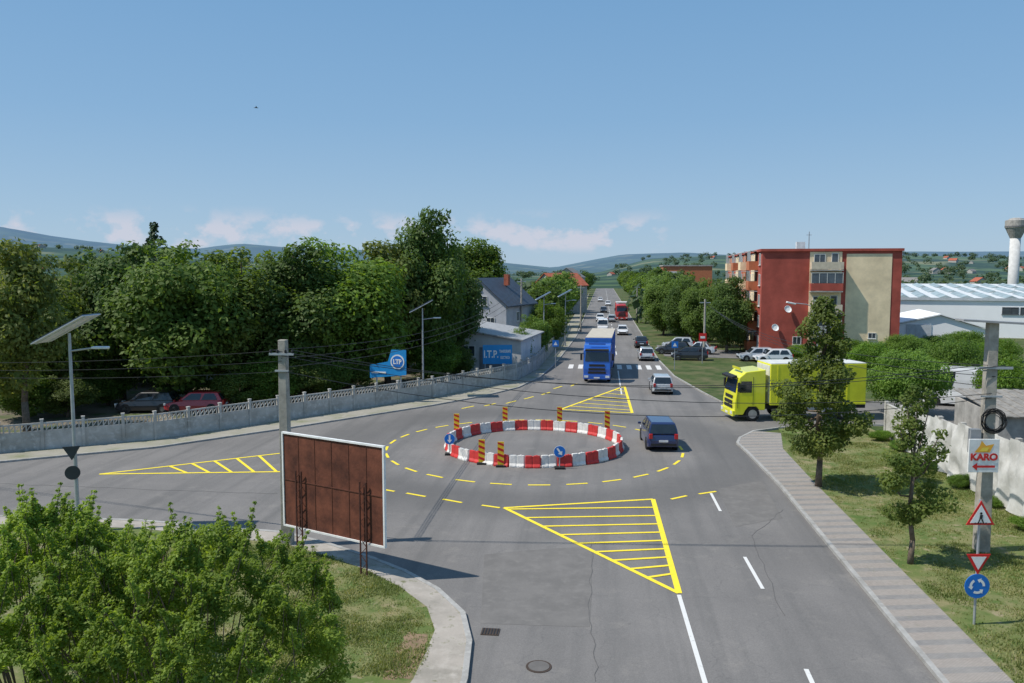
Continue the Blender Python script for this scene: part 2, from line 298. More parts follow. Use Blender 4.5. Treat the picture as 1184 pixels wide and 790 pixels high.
for (x0,y0,x1,y1) in ((434,565,456,569),(470,571,492,575),(512,578,534,582),(557,585,578,588),(776,578,794,574),(808,572,828,569),(478,470,492,468),(505,466,520,464),(534,473,548,470),(560,470,573,467),(585,467,597,464),(606,462,617,459),(626,457,636,454),(640,450,650,447),(660,447,667,444)):
    line(b,G(x0,y0),G(x1,y1),.15)
struct(b.obj('yellow_road_markings',yel,fix=False)); b=MB()
line(b,G(785,689),G(815,790),.13); line(b,G(815,790),Vector((2.45,-30,0)),.13)
for p,q in (((822,571),(833,592)),((861,645),(882,682)),((932,775),(946,806))): line(b,G(*p),G(*q),.12)
for y in range(98,500,9): line(b,Vector((1.7,y,0)),Vector((1.7,y+4,0)),.13)
line(b,Vector((1.6,66,0)),Vector((1.6,82,0)),.12)
for i in range(10): line(b,Vector((-3.3+i*1.02,83.3,0)),Vector((-3.3+i*1.02,87,0)),.5)
struct(b.obj('white_road_markings',whi,fix=False))
t=thing('drain_grate','rusty rectangular drain grate in the near road lane','drain grate',G(567,731,.022)); b=MB().box((0,0,.01),(.5,.42,.02)); 
b.obj('frame',M('cast_iron',(.09,.065,.05),.7,.5),t)
b=MB(); [b.box((-.2+i*.08,0,.026),(.03,.36,.012)) for i in range(6)]; b.obj('bars',dark,t)
t=thing('manhole_cover','round iron manhole cover in the near road lane','manhole cover',G(623,771,.022)); MB().lathe([(.33,0),(.33,.012)],n=24).obj('rim',MC['cast_iron'],t); MB().lathe([(.27,.012),(.27,.02)],n=24).obj('cover',M('cover_iron',(.13,.12,.11),.7),t)
# ---------------- ring of barriers
def plast(name,col): return M(name,col,.5,var=.28,scale=2.6,lo=.3,hi=.8)
bred=plast('red_plastic',(.6,.045,.04)); bwhi=plast('white_plastic',(.76,.73,.68))
def barmesh():
    b=MB(); pr=[(-.15,0),(.15,0),(.15,.09),(.08,.2),(.065,.62),(-.065,.62),(-.08,.2),(-.15,.09)]; hl=.385
    b.loft([[(x,y*k,z*kz) for y,z in pr] for x,k,kz in((-hl,.85,.97),(-hl+.04,1,1),(-.05,1,1),(-.035,.88,.95),(.035,.88,.95),(.05,1,1),(hl-.04,1,1),(hl,.85,.97))]); 
    for x in(-.2,.2): b.box((x,0,.04),(.14,.32,.06))
    b.box((hl+.015,0,.32),(.05,.05,.4)); b.lathe([(.05,.58),(.045,.65)],(0.2,0,0),8); return b
bm0={}
for nm,mt in (('r',bred),('w',bwhi)):
    o=barmesh().obj('tmp',mt,bevel=.012); dg=bpy.context.evaluated_depsgraph_get(); bm0[nm]=bpy.data.meshes.new_from_object(o.evaluated_get(dg)); bpy.data.objects.remove(o)
nb=38; a0=-PI/2+.13+YAW
for i in range(nb):
    a=a0-i*2*PI/nb; r=4.97+rnd.uniform(-.05,.05); k='wr'[i%2]
    o=bpy.data.objects.new('traffic_barrier',bm0[k]); C.objects.link(o); o.location=(C0.x+r*math.cos(a),C0.y+r*math.sin(a),.022); o.rotation_euler.z=a+PI/2+rnd.uniform(-.06,.06); o.scale.z=rnd.uniform(.97,1.03)
    tag(o,('white','red')[i%2]+' plastic barrier of the roundabout ring, '+ORD[i]+' clockwise from the blue arrow sign in front','barrier','barriers forming the roundabout ring')
ym=M('yellow_reflective',(.88,.55,.03),.4)
def delineator(px,py,label):
    t=thing('striped_marker_post',label,'traffic marker',G(px,py,.022),YAW,'striped markers around the ring')
    MB().box((0,0,.05),(.5,.28,.1)).obj('base',rubber,t,bevel=.02)
    MB().box((0,0,.72),(.33,.04,1.2)).obj('panel',ym,t); b=MB()
    for i in range(4):
        z=.18+i*.3; b.quad([(-.16,-.025,z+.13),(.16,-.025,z),(.16,-.025,z+.13),(-.16,-.025,z+.26 if z<1.0 else z+.22)])
    b.obj('red_stripes',redp,t,fix=False)
for i,(x,y) in enumerate(((528,503),(584,494),(647,494),(702,499))): delineator(x,y,'red and yellow striped marker behind the ring, '+ORD[i]+' from left')
delineator(557,537,'red and yellow striped marker in front of the ring, left one'); delineator(579,540,'red and yellow striped marker in front of the ring, right one')
def arrow_poly(s=1): return [(-.06*s,-.3*s),(.06*s,-.3*s),(.06*s,.05*s),(.18*s,.05*s),(0,.3*s),(-.18*s,.05*s),(-.06*s,.05*s)]
def disc(b,r,y,n=28,z=0,m=0,th=.02):
    b.tube((0,y,z),(0,y+th,z),r,r,n,m)
def bluearrow(px,py,label,rot):
    t=thing('arrow_sign',label,'road sign',G(px,py,.022),YAW,'blue arrow signs at the ring')
    MB().box((0,0,.05),(.5,.4,.1)).obj('base',rubber,t); MB().tube((0,.03,0),(0,.03,1.0),.03).obj('post',galv,t)
    b=MB(); disc(b,.29,-.02,z=.88); b.obj('sign_face',bluep,t)
    b=MB(); disc(b,.305,-.012,z=.88); b.obj('sign_rim',whitep,t)
    b=MB(); c,s=math.cos(rot),math.sin(rot); vs=[Vector((x*c-z*s,-.026,.88+x*s+z*c)) for x,z in arrow_poly(.75)]; b.add(vs,[(0,1,2,6),(3,4,5),(6,2,3,5)]); b.obj('white_arrow',whitep,t,fix=False)
bluearrow(647,542,'round blue arrow sign standing in front of the barrier ring',R(215)); bluearrow(520,526,'round blue arrow sign at the left end of the barrier ring',R(180))
# ---------------- vehicles
def paintm(name,col): return M('car_paint_'+name,col,.3,var=.03,spec=.6,coat=.8)
def wheel(t,x,y,r=.31,w=.2):
    o=MB().lathe([(r*.55,-w/2),(r*.9,-w/2),(r,-w*.35),(r,w*.35),(r*.9,w/2),(r*.55,w/2)],n=18).obj('wheel',rubber,t,smooth=False)
    o.location=(x,y,r); o.rotation_euler=(0,PI/2,0)
    b=MB(); b.lathe([(r*.6,-w/2-.006),(r*.6,w/2+.006)],n=14); b.obj('rim',rim,o)
def car(label,col,loc,rz,L=4.1,Wd=1.74,H=1.48,kind='hatch',group='cars on the road',name='car',roofc=None):
    t=thing(name,label,'car' if kind!='van' else 'van',loc,rz,group); hw=Wd/2; pm_=paintm(col[0],col[1])
    bt={'hatch':.92,'mpv':1.0,'sedan':.92,'van':1.15}[kind]; h2=L/2
    st=[(-h2,.38,.62,.8),(-h2+.06,.28,bt-.08,.93),(-h2+.35,.22,bt,.99),(-L*.1,.2,bt,1),(L*.2,.2,bt-.01,1),(h2-.45,.22,bt-.14,.98),(h2-.12,.28,bt-.26,.9),(h2,.36,.58,.76)]
    b=MB(); b.loft([[(-hw*k,y,zb),(-hw*k*1.0,y,(zb+zt)/2),(-hw*k*.93,y,zt),(-hw*k*.5,y,zt+.02),(hw*k*.5,y,zt+.02),(hw*k*.93,y,zt),(hw*k,y,(zb+zt)/2),(hw*k,y,zb)] for y,zb,zt,k in st]); b.obj('body',pm_,t,bevel=.03)
    yb0,yt0,yt1,yb1={'hatch':(-h2+.1,-h2+.45,L*.07,L*.24),'mpv':(-h2+.08,-h2+.3,L*.12,L*.33),'sedan':(-h2+.65,-h2+1.2,L*.05,L*.22),'van':(-h2+.05,-h2+.12,L*.25,L*.38)}[kind]
    wb,wt=hw*.93,hw*(.74 if kind!='van' else .86); zb=bt-.01
    def c8(u,v): return (yb0+(yb1-yb0)*u)*(1-v)+(yt0+(yt1-yt0)*u)*v
    b=MB(); rg=[]
    for v,k in((0,1),(.5,.97),(.9,1),(1,1)):
        w_=(wb+(wt-wb)*v)*(1.03 if v==.5 else 1)*(.93 if v==1 else 1); z=zb+(H-zb)*v; y0,y1=c8(0,v),c8(1,v)
        if v==1: y0+=.12; y1-=.12
        rg.append([(-w_,y0,z),(w_,y0,z),(w_,y1,z),(-w_,y1,z)])
    b.loft(rg); b.obj('cabin',pm_,t,bevel=.025)
    def wp(nm,pts,sub=None): return MB().quad(pts).obj(nm,glass,t,fix=False)
    def wid(v): return (wb+(wt-wb)*v)*(1.03 if v==.5 else 1.012)
    lo,hi=.1,.84
    for nm,u,s in(('windscreen',1,1),('rear_window',0,-1)):
        wp(nm,[(-wid(lo)*.9,c8(u,lo)+s*.035,zb+(H-zb)*lo),(wid(lo)*.9,c8(u,lo)+s*.035,zb+(H-zb)*lo),(wid(hi)*.9,c8(u,hi)+s*.035,zb+(H-zb)*hi),(-wid(hi)*.9,c8(u,hi)+s*.035,zb+(H-zb)*hi)])
    segs=((.06,.3),(.34,.63),(.67,.94)) if kind in('mpv',) else (((.1,.48),(.52,.93)) if kind!='van' else ((.72,.97),))
    for s in(-1,1):
        for a,c_ in segs:
            q=[]
            for u,v in((a,lo),(c_,lo),(c_-.02,.5),(c_-.06,hi),(a+.03,hi),(a,.5)):
                w_={lo:wb+(wt-wb)*lo+.03,.5:(wb+(wt-wb)*.5)*1.03+.014,hi:wb+(wt-wb)*hi+.018}[v]; q.append((s*w_,c8(u,v),zb+(H-zb)*v))
            MB().quad(q).obj('side_window',glass,t,fix=False)
        MB().box((s*(hw+.08),yb1-.15,zb+.05),(.18,.1,.13)).obj('wing_mirror',pm_,t,bevel=.02)
        MB().box((s*hw*.72,h2-.1,.66),(.36,.14,.14)).obj('headlight',lampg,t,bevel=.02)
        tz=bt-.12; MB().box((s*hw*.8,-h2+.03,tz),(.2,.12,.28)).obj('tail_light',tailr,t,bevel=.02)
        for y in(-L*.3,L*.31):
            wheel(t,s*(hw-.1),y); MB().tube((s*(hw-.25),y,.33),(s*(hw+.006),y,.33),.37,.37,18).obj('wheel_arch',dark,t)
    MB().box((0,-h2+.01,.42),(Wd*.8,.06,.12)).obj('rear_bumper',dark,t); MB().box((0,-h2-.02,.62),(.5,.03,.11)).obj('licence_plate',plate,t)
    MB().box((0,h2-.01,.45),(Wd*.66,.05,.2)).obj('grille',dark,t)
    return t
def put(px,py,L):
    p=G(px,py,.022); p.y+=L/2; return p
car('dark blue people carrier leaving the roundabout beside the barrier ring',('navy',(.012,.024,.09)),put(764,523,4.2),R(4),4.2,1.76,1.62,'mpv')
car('silver hatchback on the road just past the far yellow hatching',('silver',(.42,.45,.48)),put(766,457,4.0),R(1),4.0,1.7,1.5)
car('silver car on the right lane beyond the zebra crossing',('silver',(.42,.45,.48)),put(748,418,4.1),0)
car('dark car driving away ahead of the silver car beyond the crossing',('black',(.02,.02,.025)),put(742,403,4.2),0,kind='sedan')
car('white car in the middle of the far road in front of the red lorry',('white',(.7,.7,.7)),put(720,388,4.0),PI)
car('white van at the left kerb of the far road above the blue lorry',('white',(.7,.7,.7)),put(697,384,4.8),PI,4.9,1.9,2.1,'van')
far=[(707,373,'grey','silver'),(694,372,'white','white'),(698,362,'dark','black'),(703,354,'white','white'),(694,349,'white','white')]
cc={'silver':(.42,.45,.48),'white':(.7,.7,.7),'black':(.02,.02,.025),'red':(.4,.02,.03)}
for i,(x,y,w,c_) in enumerate(far): car('small %s car far down the straight road, %s counting from the nearest'%(w,ORD[i]),(c_,cc[c_]),put(x,y,4.2),PI if x<705 else 0)
for px,py,cn,kd,lb,rz in ((778,411,'black','hatch','black hatchback parked at the right, leftmost of the parked row',80),(797,418,'black','mpv','large black car parked nearest the zebra crossing verge',85),(784,405,'silver','hatch','silver car parked behind the black cars near the crossing',80),(808,411,'silver','sedan','silver saloon parked right of the black cars by the trees',75),(874,419,'silver','hatch','silver car parked in front of the red apartment block, left one',95),(893,421,'white','hatch','white car parked in front of the red apartment block, right one',95)):
    car(lb,(cn,cc[cn]),G(px,py-2,.03),R(rz),4.1,1.75,1.5,kd,'cars parked by the apartment block','parked_car')
for px,py,cn,kd,lb in ((228,476,'red','hatch','red car parked under the trees behind the concrete fence'),(172,476,'black','hatch','dark car left of the red car behind the fence')):
    car(lb,(cn,cc[cn]),G(px,py,.0),R(100),4.2,1.75,1.5,kd,'cars parked behind the fence','parked_car')
def truck(label,cabc,boxc,roofc,loc,rz,boxlen,Htop=3.9,gap=.7,group='lorries',bulk=None):
    t=thing('lorry',label,'lorry',loc,rz,group); cm=paintm(*cabc); hw=1.22
    pr=[(0,.45),(0.0,1.25),(-.1,1.9),(-.28,2.95),(-.75,3.35),(-2.1,3.5),(-2.1,.75),(-1.7,.75),(-1.5,1.0),(-.95,1.0),(-.75,.75),(-.6,.45)]
    MB().loft([[(x,y,z) for y,z in pr] for x in(-hw,hw)]).obj('cab',cm,t,bevel=.06)
    MB().quad([(-1.08,-.075,1.95),(1.08,-.075,1.95),(1.02,-.225,2.8),(-1.02,-.225,2.8)]).obj('windscreen',glass,t,fix=False)
    b=MB(); b.box((0,.015,1.25),(1.5,.05,.22)); b.box((0,.02,.95),(1.6,.05,.2)); b.box((0,-.02,1.6),(1.4,.05,.2)); b.obj('grille',dark,t)
    MB().box((0,.05,.55),(2.42,.16,.4)).obj('bumper',cm,t,bevel=.03); MB().box((0,.14,.5),(.52,.02,.12)).obj('licence_plate',plate,t)
    MB().box((0,-.02,2.98),(2.1,.35,.14),rx=R(-15)).obj('sun_visor',dark,t); MB().box((0,-.5,3.5),(1.5,.06,.16)).obj('roof_board',cm,t)
    for s in(-1,1):
        MB().quad([(s*1.235,-.3,1.95),(s*1.235,-1.15,1.95),(s*1.235,-1.15,2.72),(s*1.235,-.42,2.72)]).obj('side_window',glass,t,fix=False)
        b=MB()
        for a_,c_,d_,e_ in((-.2,.9,.02,1.9),(-1.25,1.1,.02,1.9)): b.box((s*1.228,a_,(c_+c_+d_+e_)/2),(.014,.02,e_))
        b.obj('door_seam',dark,t)
        MB().box((s*.95,.14,.6),(.36,.03,.2)).obj('headlight',lampg,t); b=MB().box((s*1.42,-.2,2.35),(.2,.14,.6)); b.box((s*1.3,-.25,2.62),(.2,.03,.03)); b.obj('wing_mirror',dark,t)
        wheel(t,s*1.05,-1.25,.5,.32)
        n=[-3.6] if boxlen<8 else [-4.2]
        for y in n+([-2.5-gap-boxlen+2,-2.5-gap-boxlen+3.3,-2.5-gap-boxlen+.8] if boxlen>8 else [-2.1-gap-boxlen+1.4]): wheel(t,s*1.02,y,.5,.34)
    y0=-2.1-gap; MB().box((0,y0/2-boxlen/2-.4,.85),(.9,boxlen+2.4,.28)).obj('chassis',dark,t)
    MB().box((0,y0-boxlen/2,(1.12+Htop)/2),(2.5,boxlen,Htop-1.12)).obj('cargo_box',M('tarp_'+boxc[0],boxc[1],.5,var=.12,scale=.7,bump=.15),t,bevel=.03)
    MB().box((0,y0-boxlen/2,Htop+.03),(2.46,boxlen-.06,.05)).obj('box_roof',M('roof_'+roofc[0],roofc[1],.6),t)
    for s in(-1,1):
        b=MB(); b.box((s*1.26,y0-boxlen/2,1.16),(.04,boxlen,.12)); 
        for k in range(int(boxlen/1.6)): b.box((s*1.256,y0-.5-k*1.6,2.5),(.02,.06,2.6))
        b.obj('side_rails',MC['tarp_'+boxc[0]],t)
        MB().box((s*1.15,y0-boxlen*.5,.8),(.06,boxlen*.35,.35)).obj('side_guard',galv,t)
    MB().box((0,y0+.02,2.5),(2.3,.04,2.5)).obj('front_bulkhead',M('bulk_'+(bulk or roofc)[0],(bulk or roofc)[1],.6),t)
    return t
truck('blue lorry with tan roofed trailer driving towards the roundabout',('truck_blue',(.01,.1,.46)),('blue',(.015,.11,.44)),('tan',(.5,.44,.35)),G(690,443,.022),PI-.04,12.5,3.85,bulk=('blue',(.03,.14,.45)))
yt=truck('yellow lorry coming out of the right side road behind the tree',('truck_yellow',(.78,.76,.02)),('yellow',(.72,.7,.03)),('white',(.62,.62,.58)),G(842,484,.022),R(100),6.6,3.85,.3)
MB().box((1.262,-4.6,2.6),(.012,1.6,.5)).obj('dark_emblem',M('emblem_grey',(.25,.27,.2),.6),yt)
tr=truck('small red lorry far away on the straight road',('truck_red',(.5,.03,.02)),('red',(.5,.03,.02)),('white',(.62,.62,.58)),G(719,371,.022),PI,7,3.6)
# ---------------- trees
def leaves(name,blobs,n,size,seed,mat,flat=.0,fill=.55,asp=.55):
    g=np.random.default_rng(seed); bl=np.array(blobs); w=bl[:,3]**2; idx=g.choice(len(bl),n,p=w/w.sum())
    d=g.normal(size=(n,3)); d/=np.linalg.norm(d,axis=1)[:,None]; r=bl[idx,3]*(fill+(1-fill)*g.random(n)**.6)*(1+.45*(g.random(n)<.2)*g.random(n))
    sq=np.array([1,1,.78]); c=bl[idx,:3]+d*r[:,None]*sq
    nrm=d*.7+g.normal(size=(n,3))*.45+np.array([-.3,-.1,.6]); nrm/=np.linalg.norm(nrm,axis=1)[:,None]
    u=np.cross(nrm,g.normal(size=(n,3))); u/=np.linalg.norm(u,axis=1)[:,None]; v=np.cross(nrm,u)
    s=(size*(.6+.8*g.random(n)))[:,None]
    V=np.stack([c-u*s*.5,c+v*s*asp*.5,c+u*s*.5,c-v*s*asp*.5],1).reshape(-1,3)
    me=bpy.data.meshes.new(name); me.vertices.add(4*n); me.vertices.foreach_set('co',V.ravel()); me.loops.add(4*n); me.loops.foreach_set('vertex_index',np.arange(4*n))
    me.polygons.add(n); me.polygons.foreach_set('loop_start',np.arange(0,4*n,4)); me.polygons.foreach_set('loop_total',np.full(n,4)); me.update(); me.materials.append(mat); return me
def treeproto(seed,h,w,th,nb,nl,leaf,mat,shape='round',br=(.14,.24),tk=1):
    g=random.Random(seed); bl=[]
    for i in range(nb):
        if shape in('cone','ovalcone'):
            t=(i+.5)/nb; z=th+(h-th)*t; 
            if shape=='cone': rr=w/2*(1-t)**.8*.85; r=max(.22,w*.15*(1.15-t))
            else: rr=w/2*min(1,(t+.12)*3.0)*(1-t)**.55; r=w*g.uniform(*br)*(1.1-.5*t)
            a=g.uniform(0,2*PI); q=g.uniform(.3,1)*rr; bl.append((q*math.cos(a),q*math.sin(a),z-(r*.5 if t>.9 else 0),r))
        else:
            while True:
                x,y,z=[g.uniform(-1,1) for _ in range(3)]
                if .25<x*x+y*y+z*z<1: break
            k=1 if shape=='round' else (1-.35*z if z>0 else 1)
            r=w*g.uniform(*br); cz=(th+h)/2; hh=(h-th)/2
            bl.append((x*(w/2-r*.6)*k,y*(w/2-r*.6)*k,cz+z*(hh-r*.7),r))
    if shape=='round' and h>8:
        for i in range(5): a=g.uniform(0,2*PI); q=w*.3*g.random(); bl.append((q*math.cos(a),q*math.sin(a),h*g.uniform(.92,1.0),w*.08))
    b=MB(); tr=(h*.016+.03)*tk; pts=[Vector((0,0,0))]+[Vector((g.uniform(-.03,.03)*h*.5,g.uniform(-.03,.03)*h*.5,h*t)) for t in(.15,.3,.5,.7,.85 if shape!='cone' else .97)]
    b.path(pts,[tr*1.3,tr,tr*.9,tr*.65,tr*.4,tr*.12],9)
    for x,y,z,r in g.sample(bl,min(len(bl),14)):
        q=Vector((x,y,z)); s=pts[2].lerp(pts[4],max(0,min(1,(z-th)/(h-th)*.8))); mid=s.lerp(q,.5)+Vector((0,0,-.04*h)); b.path([s,mid,q],[tr*.45,tr*.3,tr*.12],5)
    o=b.obj('tmp',bark,smooth=True); tm=o.data; bpy.data.objects.remove(o)
    return tm,leaves('crown',bl,nl,leaf,seed,mat)
def tree(pr,loc,sc,rz,label,group=None,cat='tree',name='tree'):
    t=thing(name,label,cat,loc,rz,group,sc=sc if isinstance(sc,tuple) else (sc,sc,sc))
    for nm,me in(('trunk',pr[0]),('crown',pr[1])):
        o=bpy.data.objects.new(nm,me); C.objects.link(o); o.parent=t
    return t
lg=leafmat('leaf_mid_green',(.085,.145,.026),(.18,.26,.05),.42); ld=leafmat('leaf_dark_green',(.06,.11,.026),(.13,.19,.042),.42); lol=leafmat('leaf_olive_green',(.085,.13,.027),(.18,.22,.055),.42); lb_=leafmat('leaf_bright_green',(.09,.165,.025),(.18,.28,.05),.4); lc=leafmat('leaf_conifer',(.03,.065,.028),(.065,.11,.045),.1); lo_=leafmat('leaf_olive_brown',(.09,.125,.027),(.2,.215,.06),.42)
T1=treeproto(1,10,8.8,.5,58,28000,.31,lg,'round',(.11,.23)); T2=treeproto(2,10,8.4,.5,56,28000,.31,ld,'round',(.11,.23)); T5=treeproto(6,10,8.6,.6,52,26000,.31,lol,'round',(.1,.22)); T3=treeproto(3,10,6.5,1.2,46,20000,.28,lg,'tall'); T4=treeproto(4,10,6.4,1.2,44,16000,.28,lo_,'tall',(.11,.2)); TC=treeproto(5,10,6.2,.8,80,16000,.25,lc,'cone')
F1=treeproto(11,9,7.4,.7,34,7000,.45,lg); F2=treeproto(12,9,7,.7,32,7000,.45,ld)
def tt(pr,px,ytop,d,label,wx=None,group='trees behind the concrete fence',base=10,**k):
    h=ZZ(ytop,d)-0; s=h/(base*1.0); p=P(px,d); wv=(wx or 1)*s; return tree(pr,p,(wv,wv,s),rnd.uniform(0,6),label,group,**k)
rows=[(T4,22,266,50,'leftmost sparse olive tree beside the fence at the photo edge',.8),(T5,82,300,64,'round tree behind the fence, second from the left',.95),(T2,136,286,62,'dark tree behind the fence under the pointed conifer',.95),(T1,212,285,60,'broad green tree above the red parked car',1.05),(T5,280,293,63,'broad green tree behind the fence right of the red car',1.0),(T2,336,288,65,'dark green tree behind the concrete pole',1.05),(T1,398,284,68,'green tree left of the tall dark trees',1.1),(T4,447,270,72,'brownish green tall tree beside the tall dark tree',1.0),(T2,490,248,74,'tallest dark green tree behind the blue billboard',.68),(T2,518,290,80,'dark tree between the tallest tree and the house',.72),(T3,551,268,120,'tall tree rising behind the dark roofed house',1.1),(T5,40,320,58,'low dark tree behind the fence at far left',1.0),(T1,320,325,74,'lower green tree between the pole and billboard',1.1),(T2,180,325,76,'dark tree in the second row behind the fence',1.2),(T2,430,325,84,'dark tree at the back of the left grove',1.2),(T3,250,296,85,'tall tree at the back of the left grove',1.3),(T2,110,315,90,'dark tree at the back left of the grove',1.3),(T2,370,315,92,'dark tree at the back centre of the grove',1.3)]
for pr,px,yt_,d,lbl,wx in rows: tt(pr,px,yt_,d,lbl,wx)
tt(TC,180,256,78,'pointed dark conifer rising above the left grove',1,group=None,name='conifer_tree')
for i,(px,d,s) in enumerate(((598,84,.42),(575,86,.35),(618,92,.5),(632,104,.62))): tree(T1,P(px,d),s,i*1.3,'low green bush behind the fence near the house, %s from the left'%ORD[i],'bushes by the house','bush','bush')
for i,(px,d,s) in enumerate(((20,54,.34),(70,55,.3),(118,60,.34),(275,59,.32),(305,60,.36),(345,62,.38),(378,64,.34),(405,67,.4),(500,72,.4),(522,74,.36),(60,70,.5),(110,70,.5),(200,72,.5),(250,72,.5),(330,76,.55),(410,80,.6),(470,84,.55))): tree((T1,T5)[i%2],P(px,d),(s*1.5,s*1.5,s),i*1.3,'undergrowth bush beneath the left grove, %s counted from left then back'%ORD[i],'undergrowth behind the fence','bush','bush')
k=0
for y in [118,132,146,160,176,192,210,230,252,275,300,330,365,400,450,500]:
    tree((F1,F2)[k%2],(-9.5+rnd.uniform(-1.5,1),y,0),(rnd.uniform(.95,1.2),)*2+(rnd.uniform(.9,1.12),),rnd.uniform(0,6),'roadside tree left of the far road, %s from the nearest'%ORD[k],'trees left of the far road','tree'); k+=1
k=0
for x,y in [(13.5,128),(12,136),(12,147),(12,160),(12,173),(12,186),(12,200),(12,215),(11.5,232),(12,252),(11.5,275),(12,300),(12,330),(12,365),(12,400),(12,450),(12,500)]:
    tree((F2,F1)[k%2],(x+rnd.uniform(-.6,1.2),y,0),(rnd.uniform(1.1,1.35),)*2+(rnd.uniform(1.0,1.2),),rnd.uniform(0,6),'roadside tree right of the far road, %s from the nearest'%ORD[k],'trees right of the far road','tree'); k+=1
for i,(px,yt_,d) in enumerate(((842,322,100),(815,325,108),(792,326,116),(768,322,128),(858,345,104))): tt((T2,T1)[i%2],px,yt_,d,'dark tree by the left side of the apartment block, %s from the nearest'%ORD[i],.85 if i!=4 else .5,group='trees beside the apartment block')
N1=treeproto(21,8.9,4.7,1.9,78,17000,.165,leafmat('leaf_maple',(.08,.12,.024),(.18,.21,.045),.4),'ovalcone',(.08,.14),.75); tree(N1,G(946,565),1,0,'maple like tree on the right verge hiding the yellow lorry',None)
N2=treeproto(22,6.3,2.9,1.7,62,8500,.115,leafmat('leaf_young',(.075,.12,.024),(.17,.2,.045),.4),'ovalcone',(.08,.14),.65); tree(N2,G(1052,655),1,1,'small young tree on the verge left of the road signs')
S1=treeproto(23,4.4,6,.2,60,20000,.17,lb_,'round',(.09,.2)); tree(S1,P(1055,56),(.95,.95,1.15),0,'bright green bushy tree behind the right concrete wall','bushes behind the right wall','bush'); tree(S1,P(1105,64),(.9,.9,1.15),2,'second bright green bush farther behind the right wall','bushes behind the right wall','bush')
tree(S1,P(1010,74),(.7,.7,.9),3,'green bush behind the maple like tree by the hall','bushes behind the right wall','bush')
for i,(px,d,s,zs_) in enumerate(((1172,54,.7,1.0),(1150,66,.8,1.0))): tree(S1,P(px,d),(s,s,zs_),4+i,'overgrown bush in the yard near the photo edge, %s one from front'%ORD[i],'yard bushes','bush','bush')
for i,(y,s,zs_) in enumerate(((46.5,.14,.14),(42,.1,.12),(38.5,.15,.17),(35.5,.12,.12),(32,.16,.15),(49,.15,.16))): tree(S1,(16.5,y,.05),(s,s*2,zs_),i,'weedy clump at the foot of the right wall, %s planted along it'%ORD[i],'weeds along the wall','weeds','weed_clump')
for i,(px,d,s) in enumerate(((1050,92,.9),(1085,95,.8),(1120,98,.9),(1160,90,.8),(990,88,.8),(930,90,.6))): tree(S1,P(px,d),(s,s,s*.8),i,'green bush in front of the white halls, %s planted'%ORD[i],'bushes before the halls','bush','bush')
lshr=leafmat('leaf_shrub_yellow_green',(.14,.21,.028),(.32,.42,.075),.45)
def shrub(cx,cy,rw,ztop,seed,n,label):
    g=random.Random(seed); bl=[]; t=thing('shrub',label,'shrub',(cx,cy,0),0,'big shrubs in the near left corner'); b=MB()
    for i in range(210):
        a=g.uniform(0,2*PI); q=rw*math.sqrt(g.random()); h=ztop*(1-.3*(q/rw)**2)*g.uniform(.7,1.0)
        if i<80: q=rw*math.sqrt(g.uniform(.3,1)); h=ztop*(1-.3*(q/rw)**2)*g.uniform(.2,.8)
        x,y=q*math.cos(a),q*math.sin(a); r=g.uniform(.12,.36); bl.append((x,y,h-r*.6,r))
        if i%4==0: b.path([Vector((x*.15,y*.15,0)),Vector((x*.5,y*.5,h*.5)),Vector((x,y,h-.2))],[.035,.02,.008],5)
    for i in range(150):
        a=g.uniform(0,2*PI); q=rw*math.sqrt(g.random()); x,y=q*math.cos(a),q*math.sin(a); h=ztop*(1-.3*(q/rw)**2)*.92; L=g.uniform(.2,.75); dx,dy=g.uniform(-.4,.4),g.uniform(-.4,.4)
        for j in range(7): bl.append((x+dx*j/6,y+dy*j/6,h+L*j/6,.1*(1.3-j/7)))
        b.path([Vector((x,y,h-.5)),Vector((x+dx,y+dy,h+L))],[.01,.004],4)
    b.obj('stems',bark,t)
    me=leaves('foliage',bl,n,.068,seed,lshr,fill=.2,asp=.5); o=bpy.data.objects.new('foliage',me); C.objects.link(o); o.parent=t
p=P(212,14.2); shrub(p.x,p.y,2.6,5.5,31,130000,'large yellow green shrub in the near corner below the billboard')
p=P(20,14.8); shrub(p.x,p.y,2.6,5.7,32,115000,'large yellow green shrub at the bottom left edge')
p=P(120,19); shrub(p.x,p.y,1.8,3.2,33,30000,'smaller shrub behind the two big near shrubs')
bl=[]; g=random.Random(9)
for i in range(1500):
    d=g.uniform(170,2000) if i%3 else g.uniform(150,420); px=g.uniform(-150,1350)
    if 655<px<745 and d<700: continue
    if 860<px and d<210: continue
    q=P(px,d)
    if -8<q.x<10: continue
    z=max(0,hz(q.x,q.y)); s=g.uniform(3,5.5)*(1 if d<900 else 1.4)
    for k in range(3): bl.append((q.x+g.uniform(-4,4),q.y+g.uniform(-3,3),z+s*g.uniform(.4,1.0),s*.62))
me=leaves('distant_woods',bl,120000,1.9,5,leafmat('leaf_far',(.06,.1,.055),(.11,.155,.075)),fill=.7,asp=.8); o=bpy.data.objects.new('distant_woods',me); C.objects.link(o); tag(o,'mass of distant trees across the town and lower hills','woods',kind='stuff')
def inside(p,poly):
    c=False; n=len(poly)
    for i in range(n):
        a=poly[i]; b_=poly[i-1]
        if (a[1]>p[1])!=(b_[1]>p[1]) and p[0]<(b_[0]-a[0])*(p[1]-a[1])/(b_[1]-a[1])+a[0]: c=not c
    return c
